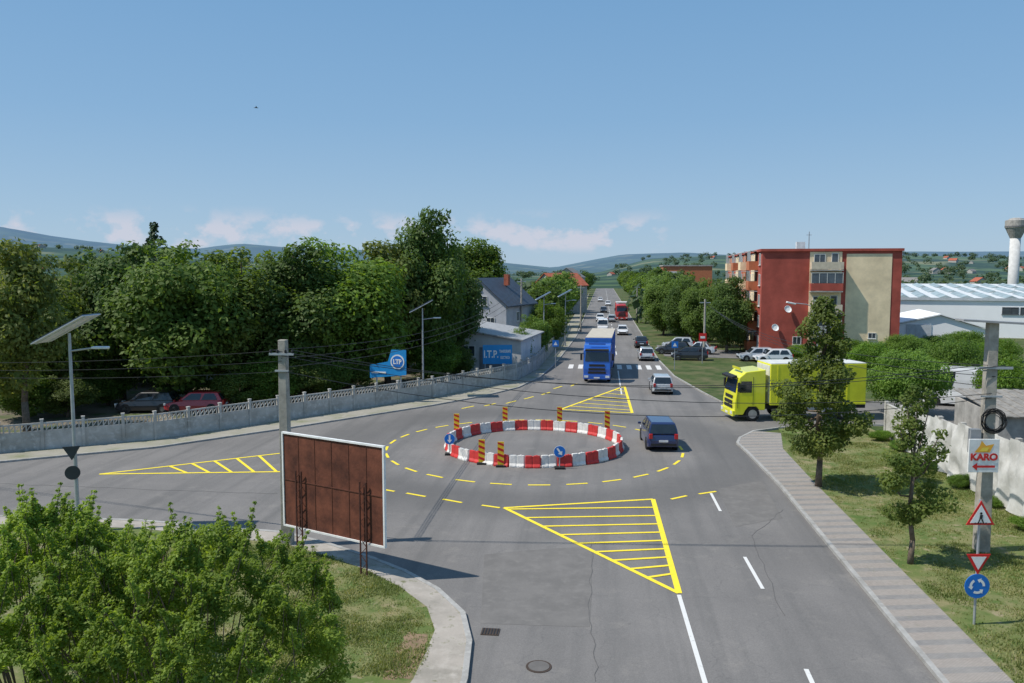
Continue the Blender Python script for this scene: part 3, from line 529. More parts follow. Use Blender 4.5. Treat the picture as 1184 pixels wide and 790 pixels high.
def grass(name,poly,n,seed,label,z=.1,hh=.055):
    g=random.Random(seed); xs=[p[0] for p in poly]; ys=[p[1] for p in poly]; b=MB(); k=0
    while k<n:
        x,y=g.uniform(min(xs),max(xs)),g.uniform(min(ys),max(ys))
        if not inside((x,y),poly): continue
        v=noise.noise(Vector((x*.6,y*.6,seed)))
        if v<-.02 and g.random()<.8: k+=.3; continue
        k+=1; hk=hh*(1+max(0,v)*1.6)
        for j in range(5):
            a=g.uniform(0,2*PI); h=hk*g.uniform(.4,1.3); w=.012+h*.08; ox,oy=g.uniform(-.12,.12),g.uniform(-.12,.12); l=g.uniform(0,.07)
            b.add([(x+ox-w*math.cos(a),y+oy-w*math.sin(a),z),(x+ox+w*math.cos(a),y+oy+w*math.sin(a),z),(x+ox+l*math.sin(a),y+oy-l*math.cos(a),z+h)],[(0,1,2)])
    tag(b.obj(name,lgr,fix=False),label,'grass',kind='stuff')
lgr=leafmat('grass_blades',(.13,.17,.045),(.32,.3,.14),.3)
grass('grass',[v2(p) for p in Li[2:10]]+[(-16,G(330,625).y),(-16,19)],14000,1,'grass on the near left corner beside the billboard')
grass('grass',[(10.05,19),(10.2,44),v2(G(905,503)),v2(G(995,495)),(16.9,50),(16.9,22),(13,17)],16000,2,'grass on the right verge between footpath and wall')
# ---------------- concrete fence
ft=thing('concrete_fence','long ornamental concrete panel fence along the left side road','fence',(0,0,0)); fm=GM('fence_concrete',[(.46,.45,.42),((.32,.31,.28),.8,.4,.65),((.56,.55,.52),3,.5,.7)],bump=.3)
seg=2.05; acc=Fl[1:] ; cur=acc[0]; i=1; pts=[ext(Fl[1],Fl[2],seg*4),ext(Fl[1],Fl[2],seg*3),ext(Fl[1],Fl[2],seg*2),ext(Fl[1],Fl[2],seg),cur]
while i<len(acc):
    d=(acc[i]-cur).length
    if d<seg*.6: i+=1; continue
    cur=cur+(acc[i]-cur).normalized()*min(seg,d); pts.append(cur.copy())
pts=pts[:62]
for i,p in enumerate(pts):
    q=pts[min(i+1,len(pts)-1)]; d=q-p; a=math.atan2(d.y,d.x) if d.length>.1 else 0
    MB().box((0,0,.88),(.16,.16,1.76)).box((0,0,1.79),(.2,.2,.06)).obj('post',fm,ft,loc=p,rz=a)
    if d.length>.1:
        w=d.length-.16; b=MB(); c=d.length/2
        b.box((c,0,.62),(w,.05,1.04)); b.box((c,0,.1),(w,.07,.2)); b.box((c,0,1.58),(w,.07,.09)); b.box((c,0,.62),(w,.07,.05)); b.box((c,0,1.15),(w,.065,.04))
        n=7
        for k in range(n):
            x=.08+w*(k+.5)/n; b.box((x,0,1.345),(.06,.05,.36)); b.box((x+w/n/2*.9,0,1.36),(.04,.045,.36),ry=R(35)) if k<n-1 else None
        b.obj('panel',fm,ft,loc=p,rz=a)
# ---------------- right wall
wt_=thing('concrete_wall','tall weathered concrete panel wall behind the right verge','wall'); wm=GM('weathered_wall_panels',[(.5,.48,.44),((.35,.33,.29),.7,.42,.65),((.57,.55,.51),3,.5,.7),((.2,.2,.15),1.6,.62,.74)],bump=.3)
def whh(i): return 2.1+min(.95,i*.16)
for i in range(17):
    y=50.6-i*2.6; h=whh(i); MB().box((17.2,y,h/2+.05),(.2,.24,h+.1)).obj('post',wm,wt_)
    b=MB(); b.box((17.2,y-1.3,h/2-.05),(.08,2.34,h-.1)); [b.box((17.2,y-1.3,z),(.1,2.34,.03)) for z in(.5,1,1.5,2)]; b.box((17.2,y-1.3,h-.06),(.13,2.34,.07)); b.obj('panel',wm,wt_)
b=MB(); ny,nzz=160,16; vv=[]
for i in range(ny):
    y=46.5-i*20/(ny-1); top=whh(int((50.6-y)/2.6))+.12+.12*noise.noise(Vector((y*.8,0,0)))
    for j in range(nzz):
        t=j/(nzz-1); z=.12+.15*abs(noise.noise(Vector((y*1.2,4,0))))*(1-t)+(top-.12)*t; am=.05+.2*(1-t)
        vv.append((16.98-am*(.5+.5*math.sin(y*5.5+2*noise.noise(Vector((y*.7,t*2,1)))))-.16*noise.noise(Vector((y*2.1,t*3,5)))-.06,y,z))
b.add(vv,[(i*nzz+j,(i+1)*nzz+j,(i+1)*nzz+j+1,i*nzz+j+1) for i in range(ny-1) for j in range(nzz-1)])
tag(b.obj('draped_sheet',GM('stained_sheeting',[(.58,.57,.54),((.44,.43,.4),1.1,.42,.62),((.66,.65,.62),2.5,.5,.7)],bump=.2),smooth=True,fix=False),'pale grey stained sheeting draped in folds over the right concrete wall','sheet')
# ---------------- buildings
def window(t,O,U,N,x,z,w,h,fm_,bars=1,name='window',gm=None):
    O=Vector(O); U=Vector(U); N=Vector(N); Z=Vector((0,0,1)); c=O+U*x+Z*z
    b=MB(); a=math.atan2(U.y,U.x); f=.07
    for dx,dz,sx,sz in((0,h/2-f/2,w,f),(0,-h/2+f/2,w,f),(-w/2+f/2,0,f,h-2*f),(w/2-f/2,0,f,h-2*f))+tuple((-w/2+w*(k+1)/(bars+1),0,.05,h-2*f) for k in range(bars)):
        b.box(c+U*dx+Z*dz+N*.03,(sx,.07,sz),a)
    b.box(c-Z*(h/2+.03)+N*.07,(w+.15,.16,.05),a)
    o=b.obj(name,fm_,t); q=MB(); e=.02
    q.quad([c+U*(-w/2+f)-Z*(h/2-f)+N*e,c+U*(w/2-f)-Z*(h/2-f)+N*e,c+U*(w/2-f)+Z*(h/2-f)+N*e,c+U*(-w/2+f)+Z*(h/2-f)+N*e]); q.obj('pane',gm or wglass,o,fix=False); return o
brick=M('red_render',(.4,.085,.06),.9,var=.22,scale=.4,bump=.2); cream=M('cream_render',(.86,.68,.44),.9,var=.15,scale=.5,bump=.2); pvc=M('window_frame_white',(.65,.65,.62),.5); obr=M('orange_brick',(.5,.17,.08),.9,var=.2,scale=.5,bump=.2)
ab=thing('apartment_block','red five storey apartment block with cream panels and balconies','building',P(881,96),R(-3)); BW,BD,BH=15.6,40,12.5
MB().box((BW/2,BD/2,BH/2),(BW,BD,BH)).obj('wall',brick,ab)
b=MB(); b.box((BW/2,-.02,BH+.12),(BW+.3,.35,.3)); b.box((-.02,BD/2,BH+.12),(.35,BD,.3)); b.box((BW,BD/2,BH+.12),(.3,BD,.3)); b.box((BW/2,BD,BH+.12),(BW,.3,.3)); b.obj('parapet',brick,ab)
MB().box((BW/2,BD/2,BH+.02),(BW-.5,BD-.5,.05)).obj('roof',M('roof_felt',(.16,.15,.14),.9),ab)
MB().box((12.0,-.02,6.85),(5.0,.06,10.6)).obj('cream_panel',cream,ab); MB().box((7.2,-.02,6.3),(3.6,.06,12.2)).obj('cream_balcony_wall',cream,ab)
MB().box((5.0,4,BH+.6),(1.0,.7,1.2)).obj('chimney',plate,ab)
MB().tube((5.8,3,BH),(5.8,3,BH+2.4),.07,.05).tube((5.5,3,BH+2.0),(6.1,3,BH+2.0),.03).obj('antenna',galv,ab)
for f in range(5):
    z=.3+f*2.48
    MB().box((7.2,-.55,z+.02),(3.55,1.1,.14)).obj('balcony_slab',conc,ab)
    b=MB(); b.box((7.2,-1.07,z+.55),(3.55,.06,.85)); b.box((5.46,-.55,z+.55),(.06,1.02,.85)); b.box((8.94,-.55,z+.55),(.06,1.02,.85)); b.obj('balcony_parapet',(M('balcony_cream',(.62,.53,.4),.8),M('balcony_grey',(.4,.4,.38),.8),brick)[(0,1,0,2,0)[f]],ab)
    if f in(1,3): 
        b=MB(); [b.box((5.46+k*.87,-1.07,z+1.6),(.05,.05,1.2)) for k in range(5)]; b.box((7.2,-1.07,z+2.2),(3.55,.06,.06)); b.obj('balcony_frame',pvc,ab)
        MB().quad([(5.5,-1.06,z+1.0),(8.9,-1.06,z+1.0),(8.9,-1.06,z+2.15),(5.5,-1.06,z+2.15)]).obj('balcony_glazing',wglass,ab,fix=False)
    elif f!=4:
        b=MB(); [b.box((6.0+k*.5,-1.0,z+1.25),(.35,.03,.6)) for k in range(2)]; b.obj('drying_laundry',M('laundry%d'%f,((.5,.1,.1),(.1,.2,.5),(.6,.6,.55),(.1,.4,.3),(.5,.4,.1))[f],.9),ab)
    window(ab,(0,-.05,0),(1,0,0),(0,-1,0),6.5,z+1.25,1.3,1.35,pvc); window(ab,(0,-.05,0),(1,0,0),(0,-1,0),8.2,z+1.05,.8,1.95,pvc,0,'balcony_door')
    for c_ in range(13):
        y=1.8+c_*3.05
        if c_%3==1:
            MB().box((-.55,y,z+.6),(1.1,2.7,1.1)).obj('side_balcony',(cream,obr)[c_%2],ab); b=MB(); b.box((-.5,y,z+2.4),(1.0,2.7,.08)); [b.box((-.98,y-1.3+k*1.3,z+1.77),(.06,.06,1.2)) for k in range(3)]; b.obj('side_balcony_frame',pvc,ab)
            MB().quad([(-.96,y+1.25,z+1.17),(-.96,y-1.25,z+1.17),(-.96,y-1.25,z+2.35),(-.96,y+1.25,z+2.35)]).obj('side_balcony_glazing',wglass,ab,fix=False)
        else: window(ab,(0,0,0),(0,-1,0),(-1,0,0),-y,z+1.35,1.35,1.4,pvc)
for c_ in range(4): MB().box((-.012,7.8+c_*9.15,6.4),(.05,4.4,11.9)).obj('cream_band',(cream,obr)[c_%2],ab)
window(ab,(0,0,0),(1,0,0),(0,-1,0),4.2,1.9,1.0,1.0,pvc); window(ab,(0,-.05,0),(1,0,0),(0,-1,0),12.6,2.6,.9,.7,pvc)
for i,(x,z) in enumerate(((1.6,3.4),(3.0,5.6))):
    b=MB(); b.lathe([(.05,0),(.3,.05),(.45,.16),(.43,.17),(.28,.08)],n=14); o=b.obj('satellite_dish',whitep,ab); o.location=(x,-.25,z); o.rotation_euler=(R(65),0,R(20))
def gable_house(label,loc,rz,w,dp,he,hr,wallm,roofm,wins=(),group=None,ov=.35,name='house'):
    t=thing(name,label,'house',loc,rz,group)
    b=MB(); pr=[(0,0),(w,0),(w,he),(w/2,hr),(0,he)]; b.loft([[(x,y,z) for x,z in pr] for y in(0,dp)]); b.obj('wall',wallm,t)
    b=MB(); k=(hr-he)/(w/2); th=.14
    for s in(0,1):
        xa=-ov if s==0 else w+ov; za=he-ov*k; pts_=[(xa,za+.03),(w/2,hr+.03),(w/2,hr+.03+th),(xa,za+.03+th)]
        b.loft([[(x,y,z) for x,z in pts_] for y in(-ov,dp+ov)])
    r=b.obj('roof',roofm,t)
    for (face,x,z,ww,hh) in wins:
        if face=='f': window(t,(0,0,0),(1,0,0),(0,-1,0),x,z,ww,hh,pvc)
        elif face=='r': window(t,(w,0,0),(0,1,0),(1,0,0),x,z,ww,hh,pvc)
    return t,r
plaster=M('white_plaster',(.6,.59,.57),.9,var=.12,scale=.6); slate=M('dark_slate_roof',(.05,.065,.09),.6,var=.2,scale=1.5,bump=.3); tile=M('red_tile',(.36,.1,.055),.85,var=.25,scale=2,bump=.4)
gh,r=gable_house('grey gabled house with dark roof behind the left fence',P(523,98),R(-14),7.0,10.5,ZZ(352,98),ZZ(323,98),M('grey_house_plaster',(.42,.43,.46),.9,var=.15,scale=.6),slate,[('f',4.0,6.6,1.2,1.1),('f',3.5,8.2,.6,.5),('f',5.0,4.0,1.1,1.2),('r',4,4.6,1,1.2)])
MB().box((4.8,6,ZZ(325,98)+.1),(.6,.6,1.4)).obj('chimney',tile,r)
sh=thing('workshop_shed','low white workshop with grey sheet roof in front of the house','building',P(527,80),R(-6)); w=6.6
MB().loft([[(0,y,0),(w,y,0),(w,y,3.3),(0,y,4.3)] for y in(0,11)]).obj('wall',plaster,sh); MB().loft([[(-.3,y,4.42),(w+.3,y,3.32),(w+.3,y,3.44),(-.3,y,4.54)] for y in(-.4,11.3)]).obj('roof',M('grey_sheet_roof',(.33,.33,.33),.6,var=.15),sh)
window(sh,(0,0,0),(1,0,0),(0,-1,0),1.3,2.2,1.3,1.1,pvc); 
MB().box((3.6,-.03,1.3),(2.4,.06,2.6)).obj('door',M('grey_door',(.22,.23,.25),.6),sh)
teal=M('banner_blue',(.012,.25,.58),.5,var=.05)
bs_=thing('advertising_banner','blue banner with white writing by the left fence','banner',P(558,74),R(9)); bw=34/930*74; z0,z1=ZZ(421,74),ZZ(399,74)
MB().box((bw/2,0,(z0+z1)/2),(bw,.06,z1-z0)).obj('board',teal,bs_); b=MB(); [b.tube((x,.06,0),(x,.06,z1),.05) for x in(.2,bw-.2)]; b.obj('posts',galv,bs_)
text('I.T.P.',.95,whitep,bs_,(bw*.28,-.045,(z0+z1)/2),bold=.02,sx=.72); text('TAHOGRAFE',.36,whitep,bs_,(bw*.76,-.045,(z0+z1)/2+.28),bold=.01,sx=.5)
text('ELECTRICA',.34,whitep,bs_,(bw*.76,-.045,(z0+z1)/2-.3),bold=.01,sx=.5)
bb=thing('blue_billboard','blue billboard with round white emblem in front of the dark trees','billboard',P(426,61.5),R(-8)); bw=45/930*61.5
zs=ZZ(437,61.5),ZZ(404,61.5); MB().loft([[(0,y,zs[0]),(bw,y,zs[0]+.3),(bw,y,zs[1]),(bw*.6,y,zs[1]),(bw*.5,y,zs[0]+1.3),(0,y,zs[0]+1.0)] for y in(0,.08)]).obj('board',teal,bb)
zc=zs[0]+1.3; b=MB(); b.tube((bw*.77,-.02,zc),(bw*.77,-.05,zc),.56,.56,24); b.obj('white_emblem',whitep,bb); b=MB(); b.tube((bw*.77,-.055,zc),(bw*.77,-.065,zc),.46,.46,24); b.obj('emblem_centre',bluep,bb); text('LTP',.5,whitep,bb,(bw*.77,-.075,zc),bold=.02,sx=.85); b=MB(); b.box((bw*.25,-.03,zs[0]+.45),(bw*.4,.02,.12)); b.obj('white_strip',whitep,bb); b=MB(); [b.tube((x,.14,0),(x,.14,zs[0]+.8),.07) for x in(.5,bw-.5)]; b.obj('posts',galv,bb)
hg='small houses in the distant town'; g=random.Random(4); k=0
oldp=M('old_house_plaster',(.42,.4,.36),.9,var=.2)
spots=[(618,200,1),(640,330,0),(60,420,1),(95,450,0),(130,500,1),(20,520,0),(1060,520,0),(1130,560,1)]
for i in range(18): spots.append((g.choice([g.uniform(0,160),g.uniform(1045,1180),g.uniform(590,860)]),g.uniform(900,1700),g.random()<.6))
for px,d,red in spots:
    q=P(px,d); z=max(0,hz(q.x,q.y)-1); s=g.uniform(.8,1.2)
    gable_house('distant house with %s roof in the far town, %s of that group'%('red' if red else 'grey',ORD[k]),(q.x,q.y,z),g.uniform(-1,1),9*s,11*s,4.2*s+ (3 if d<400 else 0),7.3*s+(3 if d<400 else 0),oldp,tile if red else M('grey_tile',(.2,.19,.18),.8),(('f',2.5,2.5,1.2,1.2),('f',6,2.5,1.2,1.2)) if d<550 else (),hg); k+=1
ob=thing('office_block','distant flat roofed block with orange and white walls','building',P(768,262),0); wz=ZZ(308,262)
MB().box((7.5,8,wz/2),(15.5,16,wz)).obj('wall',M('orange_render',(.5,.17,.08),.9),ob); MB().box((3,-.05,wz/2-.8),(5.5,.15,wz-1.6)).obj('white_panel',plaster,ob); MB().box((7.5,8,wz+.2),(16,16.5,.4)).obj('roof_edge',conc,ob)
for i in range(4):
    for j in range(3): window(ob,(0,-.13,0),(1,0,0),(0,-1,0),1.6+j*1.6,2+i*2.4,1,1.2,pvc)
hallw=M('white_cladding',(.9,.9,.9),.6,var=.03,scale=.3); sky_l=M('skylight_sheet',(.3,.36,.36),.35,var=.3,scale=.5,spec=.5)
hl=thing('industrial_hall','long white industrial hall with rows of ridged roof lights','building',P(1036,128),R(-14)); hw_=62; hd=46; hh=ZZ(346,128)
MB().box((hw_/2,hd/2,hh/2),(hw_,hd,hh)).obj('wall',hallw,hl); MB().box((hw_/2,-.05,hh+.1),(hw_+.4,.4,.4)).obj('fascia',M('grey_fascia',(.5,.53,.55),.5),hl)
MB().quad([(0,0,hh+.1),(hw_,0,hh+.1),(hw_,hd,hh+1.9),(0,hd,hh+1.9)]).obj('roof',M('hall_roof',(.6,.62,.62),.7),hl)
for i in range(20):
    x=1.5+i*3.05
    for (ya,yb) in((3,14),(17,28),(31,42)):
        za,zb_=hh+.12+1.8*ya/hd,hh+.12+1.8*yb/hd; b=MB(); b.loft([[(x-.9,y,z),(x+.9,y,z),(x,y,z+.38)] for y,z in((ya,za),(yb,zb_))]); b.obj('roof_light',sky_l,hl)
for i in range(8): window(hl,(0,0,0),(1,0,0),(0,-1,0),16+i*2.4,hh-1.6,2.2,1.1,M('frame_dark',(.08,.09,.1),.5),1)
MB().box((26,-.05,2),(4,.1,4)).obj('door',M('blue_door',(.05,.12,.3),.6),hl)
h2_=thing('white_annex','lower white hall with sloping roof beside the apartment block','building',P(1036,106),R(-10)); a_=ZZ(376,106); c_=ZZ(364,106)
MB().loft([[(0,y,0),(11,y,0),(11,y,a_-.4),(5.5,y,c_),(0,y,a_)] for y in(0,14)]).obj('wall',hallw,h2_); MB().loft([[(-.3,y,a_+.02),(5.5,y,c_+.05),(11.3,y,a_-.4),(11.3,y,a_-.25),(5.5,y,c_+.2),(-.3,y,a_+.17)] for y in(-.3,14.3)]).obj('roof',hallw,h2_)
MB().box((3,-.04,1.6),(3,.08,3.2)).obj('door',MC['grey_fascia'],h2_)
wtw=thing('water_tower','pale concrete mushroom water tower behind the industrial hall','tower',P(1172,290)); zt=ZZ(253,290)
MB().lathe([(2.2,0),(1.75,6),(1.7,zt-7)],n=20).obj('shaft',plaster,wtw,smooth=True); MB().lathe([(1.7,zt-7),(3.3,zt-3.4),(3.5,zt-3.2),(3.5,zt-.6),(2.4,zt-.3),(2.3,zt),(1.2,zt+.3)],n=24).obj('tank',conc,wtw); MB().lathe([(3.56,zt-3.0),(3.56,zt-2.6)],n=24).obj('dark_band',M('grey_band',(.15,.15,.15)),wtw)
car('white van parked behind the right concrete wall',('white',cc['white']),P(1118,60),R(70),5.6,2.0,2.9,'van','vehicles behind the right wall','parked_van')
sd=thing('sheet_metal_shed','low shed with weathered corrugated roof behind the right wall','shed',P(1164,39),R(-4)); MB().box((3,3,1.5),(6,6,3)).obj('wall',conc,sd); b=MB()
for i in range(22): b.box((.1+i*.28,3,3.2+(i%2)*.03),(.28,6.6,.05),rx=R(4))
b.obj('roof',M('old_sheet_roof',(.25,.23,.2),.8,var=.3),sd)
# ---------------- poles and lamps
pole_c=M('pole_concrete',(.36,.33,.28),.9,var=.25,scale=2,bump=.4)
p1=G(333,632); pt=thing('utility_pole','square concrete utility pole behind the rusty billboard','pole',p1,0,None); H1=ZZ(393,(p1).dot(FW))
MB().loft([[(-a,-a,z),(a,-a,z),(a,a,z),(-a,a,z)] for a,z in((.19,0),(.14,H1))]).obj('pole',pole_c,pt,bevel=.02); b=MB(); b.box((0,-.17,H1-.5),(.9,.06,.08)); b.box((0,-.17,H1-1.1),(.5,.06,.06)); b.obj('crossarm',galv,pt)
for x in(-.4,-.15,.15,.4): MB().lathe([(.03,0),(.05,.06),(.03,.12)],(x,-.17,H1-.46),8).obj('insulator',dark,pt)
p2=G(1134,640); H2=ZZ(372,p2.dot(FW)); pt2=thing('utility_pole','tall concrete pole carrying the white shop sign and a cable coil','pole',p2); 
MB().loft([[(-a,-a,z),(a,-a,z),(a,a,z),(-a,a,z)] for a,z in((.22,0),(.16,H2))]).obj('pole',pole_c,pt2,bevel=.02); b=MB(); b.box((.1,-.2,H2-1.6),(1.1,.06,.08)); b.box((.0,-.2,H2-2.6),(.7,.06,.06)); b.obj('crossarm',galv,pt2)
MB().box((.35,0,H2-.02),(2.9,.7,.07),ry=R(3)).obj('top_panel',M('panel_grey',(.3,.3,.3),.5),pt2); MB().box((-.45,-.1,H2-4.2),(.35,.2,.85)).obj('meter_box',M('box_grey',(.3,.31,.32),.6),pt2)
cd=thing('cable_coil','black coil of spare cable hanging on the right pole','cable',PZ(1149,487,p2.dot(FW)-.25)); b=MB()
for k in range(5):
    r=.28+.035*k; pp=[Vector((r*math.cos(t*PI/9),rnd.uniform(-.04,.04),r*1.05*math.sin(t*PI/9))) for t in range(19)]; b.path(pp,.018,5)
b.obj('coil',rubber,cd)
dK=p2.dot(FW)-.3; ks=thing('shop_sign','white shop sign with red lettering and arrow on the right pole','sign',PZ(1137,527,dK),YAW)
emb=M('emblem_orange',(.85,.42,.04),.5)
MB().box((0,0,0),(1.06,.06,1.18)).obj('board',whitep,ks,bevel=.01); text('KARO',.33,redp,ks,(0,-.05,-.05),bold=.014,sx=1.05)
b=MB(); b.quad([(-.34,-.036,.12),(.2,-.036,.12),(.34,-.036,.42),(.06,-.036,.36),(-.1,-.036,.54),(-.16,-.036,.36)]); b.obj('orange_emblem',emb,ks,fix=False); b=MB(); b.quad([(-.2,-.042,.16),(.1,-.042,.16),(.16,-.042,.3),(-.06,-.042,.3)]); b.obj('emblem_yellow_shape',M('emblem_yellow',(.9,.65,.08),.5),ks,fix=False)  # orange emblem with a yellow shape printed on it
MB().add([(-.4,-.04,-.38),(-.22,-.04,-.52),(-.22,-.04,-.42),(.4,-.04,-.42),(.4,-.04,-.34),(-.22,-.04,-.34),(-.22,-.04,-.24)],[(0,1,2,5,6),(2,3,4,5)]).obj('red_arrow',redp,ks,fix=False)
ps=G(1126,726); dS=ps.dot(FW); st_=thing('road_sign_post','post with pedestrian warning, give way and roundabout signs on the verge','road sign',ps,YAW)
MB().tube((0,0,0),(0,0,ZZ(578,dS)),.035,.035,10).obj('post',galv,st_)
def tri(b,r,y,z,inv=1,m=0,th=.02):
    b.loft([[(r*math.sin(a),yy,z+inv*r*math.cos(a)) for a in(0,2*PI/3,4*PI/3)] for yy in(y,y+th)],m)
z3,z2_,z1_=ZZ(597,dS),ZZ(648,dS),ZZ(677,dS)
b=MB(); tri(b,.47,-.06,z3); wsn=b.obj('warning_sign',redp,st_,bevel=.01); b=MB(); tri(b,.34,-.068,z3,th=.005); b.obj('white_field',whitep,wsn)
b=MB(); y=-.075; zc=z3-.03; b.tube((.0,y,zc+.13),(0,y-.004,zc+.13),.035,.035,10); b.quad([(-.04,y,zc-.02),(.04,y,zc-.02),(.05,y,zc+.09),(-.03,y,zc+.09)]); b.quad([(-.04,y,zc-.02),(0,y,zc-.02),(-.05,y,zc-.15),(-.09,y,zc-.15)]); b.quad([(0,y,zc-.02),(.04,y,zc-.02),(.1,y,zc-.15),(.06,y,zc-.15)]); [b.box((-.15+i*.075,y,zc-.145),(.035,.004,.03)) for i in range(5)]; b.obj('walker_symbol',dark,wsn)
b=MB(); tri(b,.4,-.06,z2_,-1); gw=b.obj('give_way_sign',redp,st_,bevel=.01); b=MB(); tri(b,.25,-.068,z2_,-1,th=.005); b.obj('white_field',whitep,gw)
b=MB(); b.tube((0,-.06,z1_),(0,-.04,z1_),.35,.35,32); ra=b.obj('roundabout_sign',bluep,st_); b=MB()
for k in range(3):
    a0_=k*2*PI/3; y=-.065; aa=[a0_+i*.22 for i in range(6)]
    for i in range(5): b.quad([(rr*math.cos(t_),y,z1_+rr*math.sin(t_)) for rr,t_ in((.15,aa[i]),(.22,aa[i]),(.22,aa[i+1]),(.15,aa[i+1]))])
    t_=aa[-1]; b.quad([(.11*math.cos(t_),y,z1_+.11*math.sin(t_)),(.26*math.cos(t_),y,z1_+.26*math.sin(t_)),(.19*math.cos(t_+.5),y,z1_+.19*math.sin(t_+.5))])
b.obj('white_arrows',whitep,ra,fix=False)
pvm=M('solar_cells',(.03,.04,.07),.2,spec=.7)
def solar_lamp(loc,H,rz,label,pw=2.1,tilt=R(-28),arm=1.3,ah=None):
    t=thing('solar_street_lamp',label,'street lamp',loc,rz,'solar street lamps'); ah=ah or H-1.2
    MB().tube((0,0,0),(0,0,H-.3),.085,.055,12).tube((0,0,0),(0,0,.5),.13,.13,12).obj('pole',galv,t,smooth=False)
    b=MB(); b.box((-.1,0,H-.1),(pw,1.3,.045),ry=tilt); pn=b.obj('solar_panel',pvm,t); b=MB(); b.box((-.1,0,H-.14),(pw+.06,1.36,.03),ry=tilt); [b.box((-.1,y_,H-.165),(pw,.05,.05),ry=tilt) for y_ in(-.4,.4)]; b.obj('panel_frame',M('panel_back',(.6,.62,.64),.5),pn)
    MB().tube((0,0,ah),(arm-.4,0,ah+.12),.035,.03).obj('arm',galv,t); MB().box((arm-.15,0,ah+.13),(.6,.26,.09)).obj('lamp_head',M('lamp_grey',(.65,.67,.69),.4),t,bevel=.03)
    return t
q=G(91,617); dq=q.dot(FW); sl=solar_lamp(q,ZZ(376,dq),YAW,'solar street lamp at the left beside the side road',2.15,ah=ZZ(406,dq))
for i,(pz,kind) in enumerate(((ZZ(521,dq),'t'),(ZZ(546,dq),'c'))):
    t=thing('sign_back',('dark back of a triangular' if kind=='t' else 'dark back of a round')+' sign on the left solar lamp','road sign',(q.x-.05,q.y-.12,pz),YAW+R(20)); b=MB()
    (tri(b,.36,0,0,-1) if kind=='t' else b.tube((0,0,0),(0,.02,0),.27,.27,20)); b.obj('plate',M('sign_back_grey',(.045,.05,.055),.6),t); MB().box((0,.04,0),(.3,.03,.05)).obj('clamp',galv,t)
for px,yt_,d,lb in((488,352,63.5,'solar street lamp beside the fence left of the dark roofed house'),(629,341,98,'solar street lamp by the fence, left of the pair near the road'),(654,338,108,'solar street lamp by the fence, right of the pair near the road')):
    solar_lamp(P(px,d),ZZ(yt_,d),.2,lb,2.0)
for px,yt_,d,lb in((603,322,100,'bare utility pole beside the dark roofed house'),(816,346,92,'bare utility pole on the verge by the parked cars'),(672,330,135,'thin utility pole left of the far road'),(737,330,170,'thin utility pole right of the far road')):
    q=P(px,d); t=thing('utility_pole',lb,'pole',q,0,'utility poles'); h=ZZ(yt_,d); MB().tube((0,0,0),(0,0,h),.16,.1,8).obj('pole',pole_c,t); MB().box((0,0,h-.4),(1.2,.08,.1)).obj('crossarm',galv,t)
q=P(948,78); t=thing('street_lamp','curved arm street lamp with white head before the apartment block','street lamp',q,YAW); h=ZZ(352,78); b=MB(); b.tube((0,0,0),(0,0,h-1),.09,.06,10); b.path([Vector((0,0,h-1)),Vector((-.3,0,h-.35)),Vector((-1.2,0,h)),Vector((-2.2,0,h+.1))],.04,8); b.obj('pole',galv,t); MB().box((-2.7,0,h+.12),(.9,.35,.16),ry=R(12)).obj('lamp_head',whitep,t,bevel=.05)
for x,lb in((-4.8,'blue crossing sign at the left end of the zebra crossing'),(7.3,'blue crossing sign at the right end of the zebra crossing')):
    t=thing('crossing_sign',lb,'road sign',(x,82.6,.1),0,'crossing signs'); MB().tube((0,0,0),(0,0,2.9),.035).obj('post',galv,t); MB().box((0,-.05,2.6),(.65,.03,.65)).obj('sign_face',bluep,t); MB().add([(-.2,-.07,2.42),(.2,-.07,2.42),(0,-.07,2.8)],[(0,1,2)]).obj('white_triangle',whitep,t,fix=False)
q=P(814,88); t=thing('small_red_sign','small red and white sign on a post near the parked cars','road sign',q); MB().tube((0,0,0),(0,0,3.2),.04).obj('post',galv,t); MB().box((0,-.06,2.9),(.8,.04,.9)).obj('sign_face',redp,t); MB().box((0,-.085,2.9),(.5,.01,.25)).obj('white_bar',whitep,t)
# rusty billboard
rust=M('rusty_sheet',(.095,.03,.018),.85,var=.3,scale=1.3,bump=.4,col2=(.19,.062,.034))
A_=G(352,648); B_=G(411,669); dA=A_.dot(FW); dB=B_.dot(FW); e0=P(322,dA+.35); e1=P(442,dB-.35); ang=math.atan2(e1.y-e0.y,e1.x-e0.x); bw=(e1-e0).length
rb=thing('rusty_billboard','rusty sheet metal back of a billboard with white edge on lattice legs','billboard',e0,ang); zt=ZZ(507,(dA+dB)/2); zb_=ZZ(620,(dA+dB)/2)
MB().box((bw/2,0,(zt+zb_)/2),(bw-.12,.04,zt-zb_-.12)).obj('sheet_panel',rust,rb)
b=MB(); [b.box((bw*k/6,-.026,(zt+zb_)/2),(.02,.014,zt-zb_-.16)) for k in range(1,6)]; b.box((bw/2,-.028,zb_+(zt-zb_)*.5),(bw-.2,.018,.03)); b.obj('sheet_seams',M('rust_mid',(.11,.038,.022),.85,var=.3),rb); M('rust_dark',(.07,.026,.018),.85,var=.3)
b=MB(); b.box((bw/2,-.01,zt-.03),(bw,.1,.06)); b.box((bw/2,-.01,zb_+.03),(bw,.1,.06)); b.box((.03,-.01,(zt+zb_)/2),(.06,.1,zt-zb_-.12)); b.box((bw-.03,-.01,(zt+zb_)/2),(.06,.1,zt-zb_-.12)); b.obj('white_frame',whitep,rb)
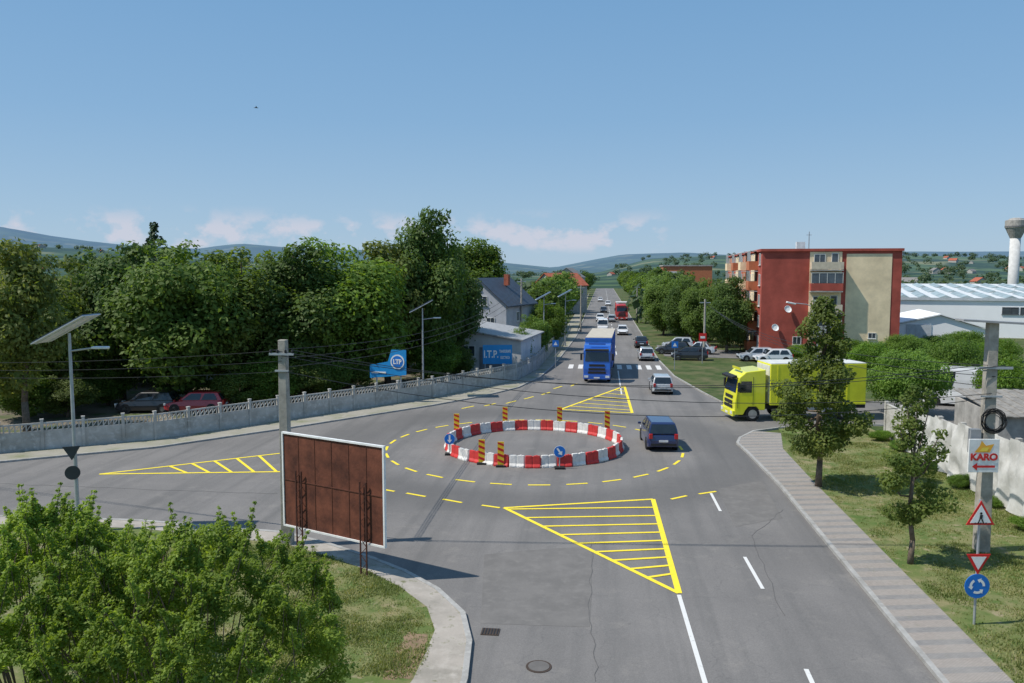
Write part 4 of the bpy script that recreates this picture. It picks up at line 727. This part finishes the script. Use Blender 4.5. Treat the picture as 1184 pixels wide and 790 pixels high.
for x in(.85,bw-.85):
    b=MB(); zt2=zb_+(zt-zb_)*.62
    for dx in(-.13,.13): b.box((x+dx,-.12,zt2/2),(.04,.04,zt2)) 
    n=12
    for k in range(n):
        za,zb2=zt2*k/n,zt2*(k+1)/n; s=1 if k%2 else -1; b.tube((x-.13*s,-.12,za),(x+.13*s,-.12,zb2),.012,n=4)
    b.obj('leg',MC['rust_dark'],rb)
# ---------------- wires
wirem=M('cable_black',(.03,.03,.03),.6)
def wire(a,b_,sag,label,r=.013,n=22):
    b=MB(); pp=[]
    for i in range(n+1):
        t=i/n; p=a.lerp(b_,t); p.z-=sag*4*t*(1-t); pp.append(p)
    b.path(pp,r,4); tag(b.obj('overhead_cable',wirem,fix=False),label,'cable','overhead cables')
a1=Vector((p1.x,p1.y-.17,H1)); a2=Vector((p2.x,p2.y-.2,H2))
for i,(x,dz,dz2,sg) in enumerate(((-.4,-.35,-1.5,1.0),(.4,-.35,-1.5,1.05),(0,-.55,-2.5,.9),(0,-1.1,-2.65,1.1))): wire(a1+Vector((x,0,dz)),a2+Vector((x,0,dz2)),sg,'overhead cable crossing the road between the two concrete poles, %s from top'%ORD[i],.014)
L1=Vector((-60,p1.y+12,7.2)); q3=P(603,100,ZZ(330,100)); q4=P(816,92,ZZ(350,92))
for i in range(3): wire(a1+Vector((-.4+.4*i,0,-.4-.35*i)),L1+Vector((0,i*.5,-.3*i)),1.2,'overhead cable running left from the concrete pole, %s from top'%ORD[i])
for i in range(3): wire(a1+Vector((-.3+.3*i,0,-.35-.3*i)),q3+Vector((i*.4,0,-.3*i)),1.6,'overhead cable from the concrete pole to the pole by the house, %s from top'%ORD[i],.016)
for i in range(3): wire(a2+Vector((-.3+.3*i,0,-1.5-.4*i)),q4+Vector((i*.4,0,-.3*i)),1.4,'overhead cable from the right pole towards the apartment block, %s from top'%ORD[i],.016)
for i in range(3): wire(a2+Vector((-.3+.3*i,0,-1.5-.4*i)),Vector((40,p2.y+8,6.5-.3*i)),.5,'overhead cable leaving the right pole to the right edge, %s from top'%ORD[i])
bt_=thing('bird','tiny dark bird flying high in the sky at upper left','bird',PZ(296,125,70),.5); MB().loft([[(x,-.05*k,0),(x,.05*k,0),(x,0,.06*k)] for x,k in((-.2,.2),(-.05,1),(.1,1),(.2,.3))]).obj('body',dark,bt_); MB().add([(-.05,.02,.03),(.08,.02,.03),(-.02,.4,.12),(-.05,-.02,.03),(.08,-.02,.03),(-.02,-.4,.12)],[(0,1,2),(3,4,5)]).obj('wings',dark,bt_,fix=False)
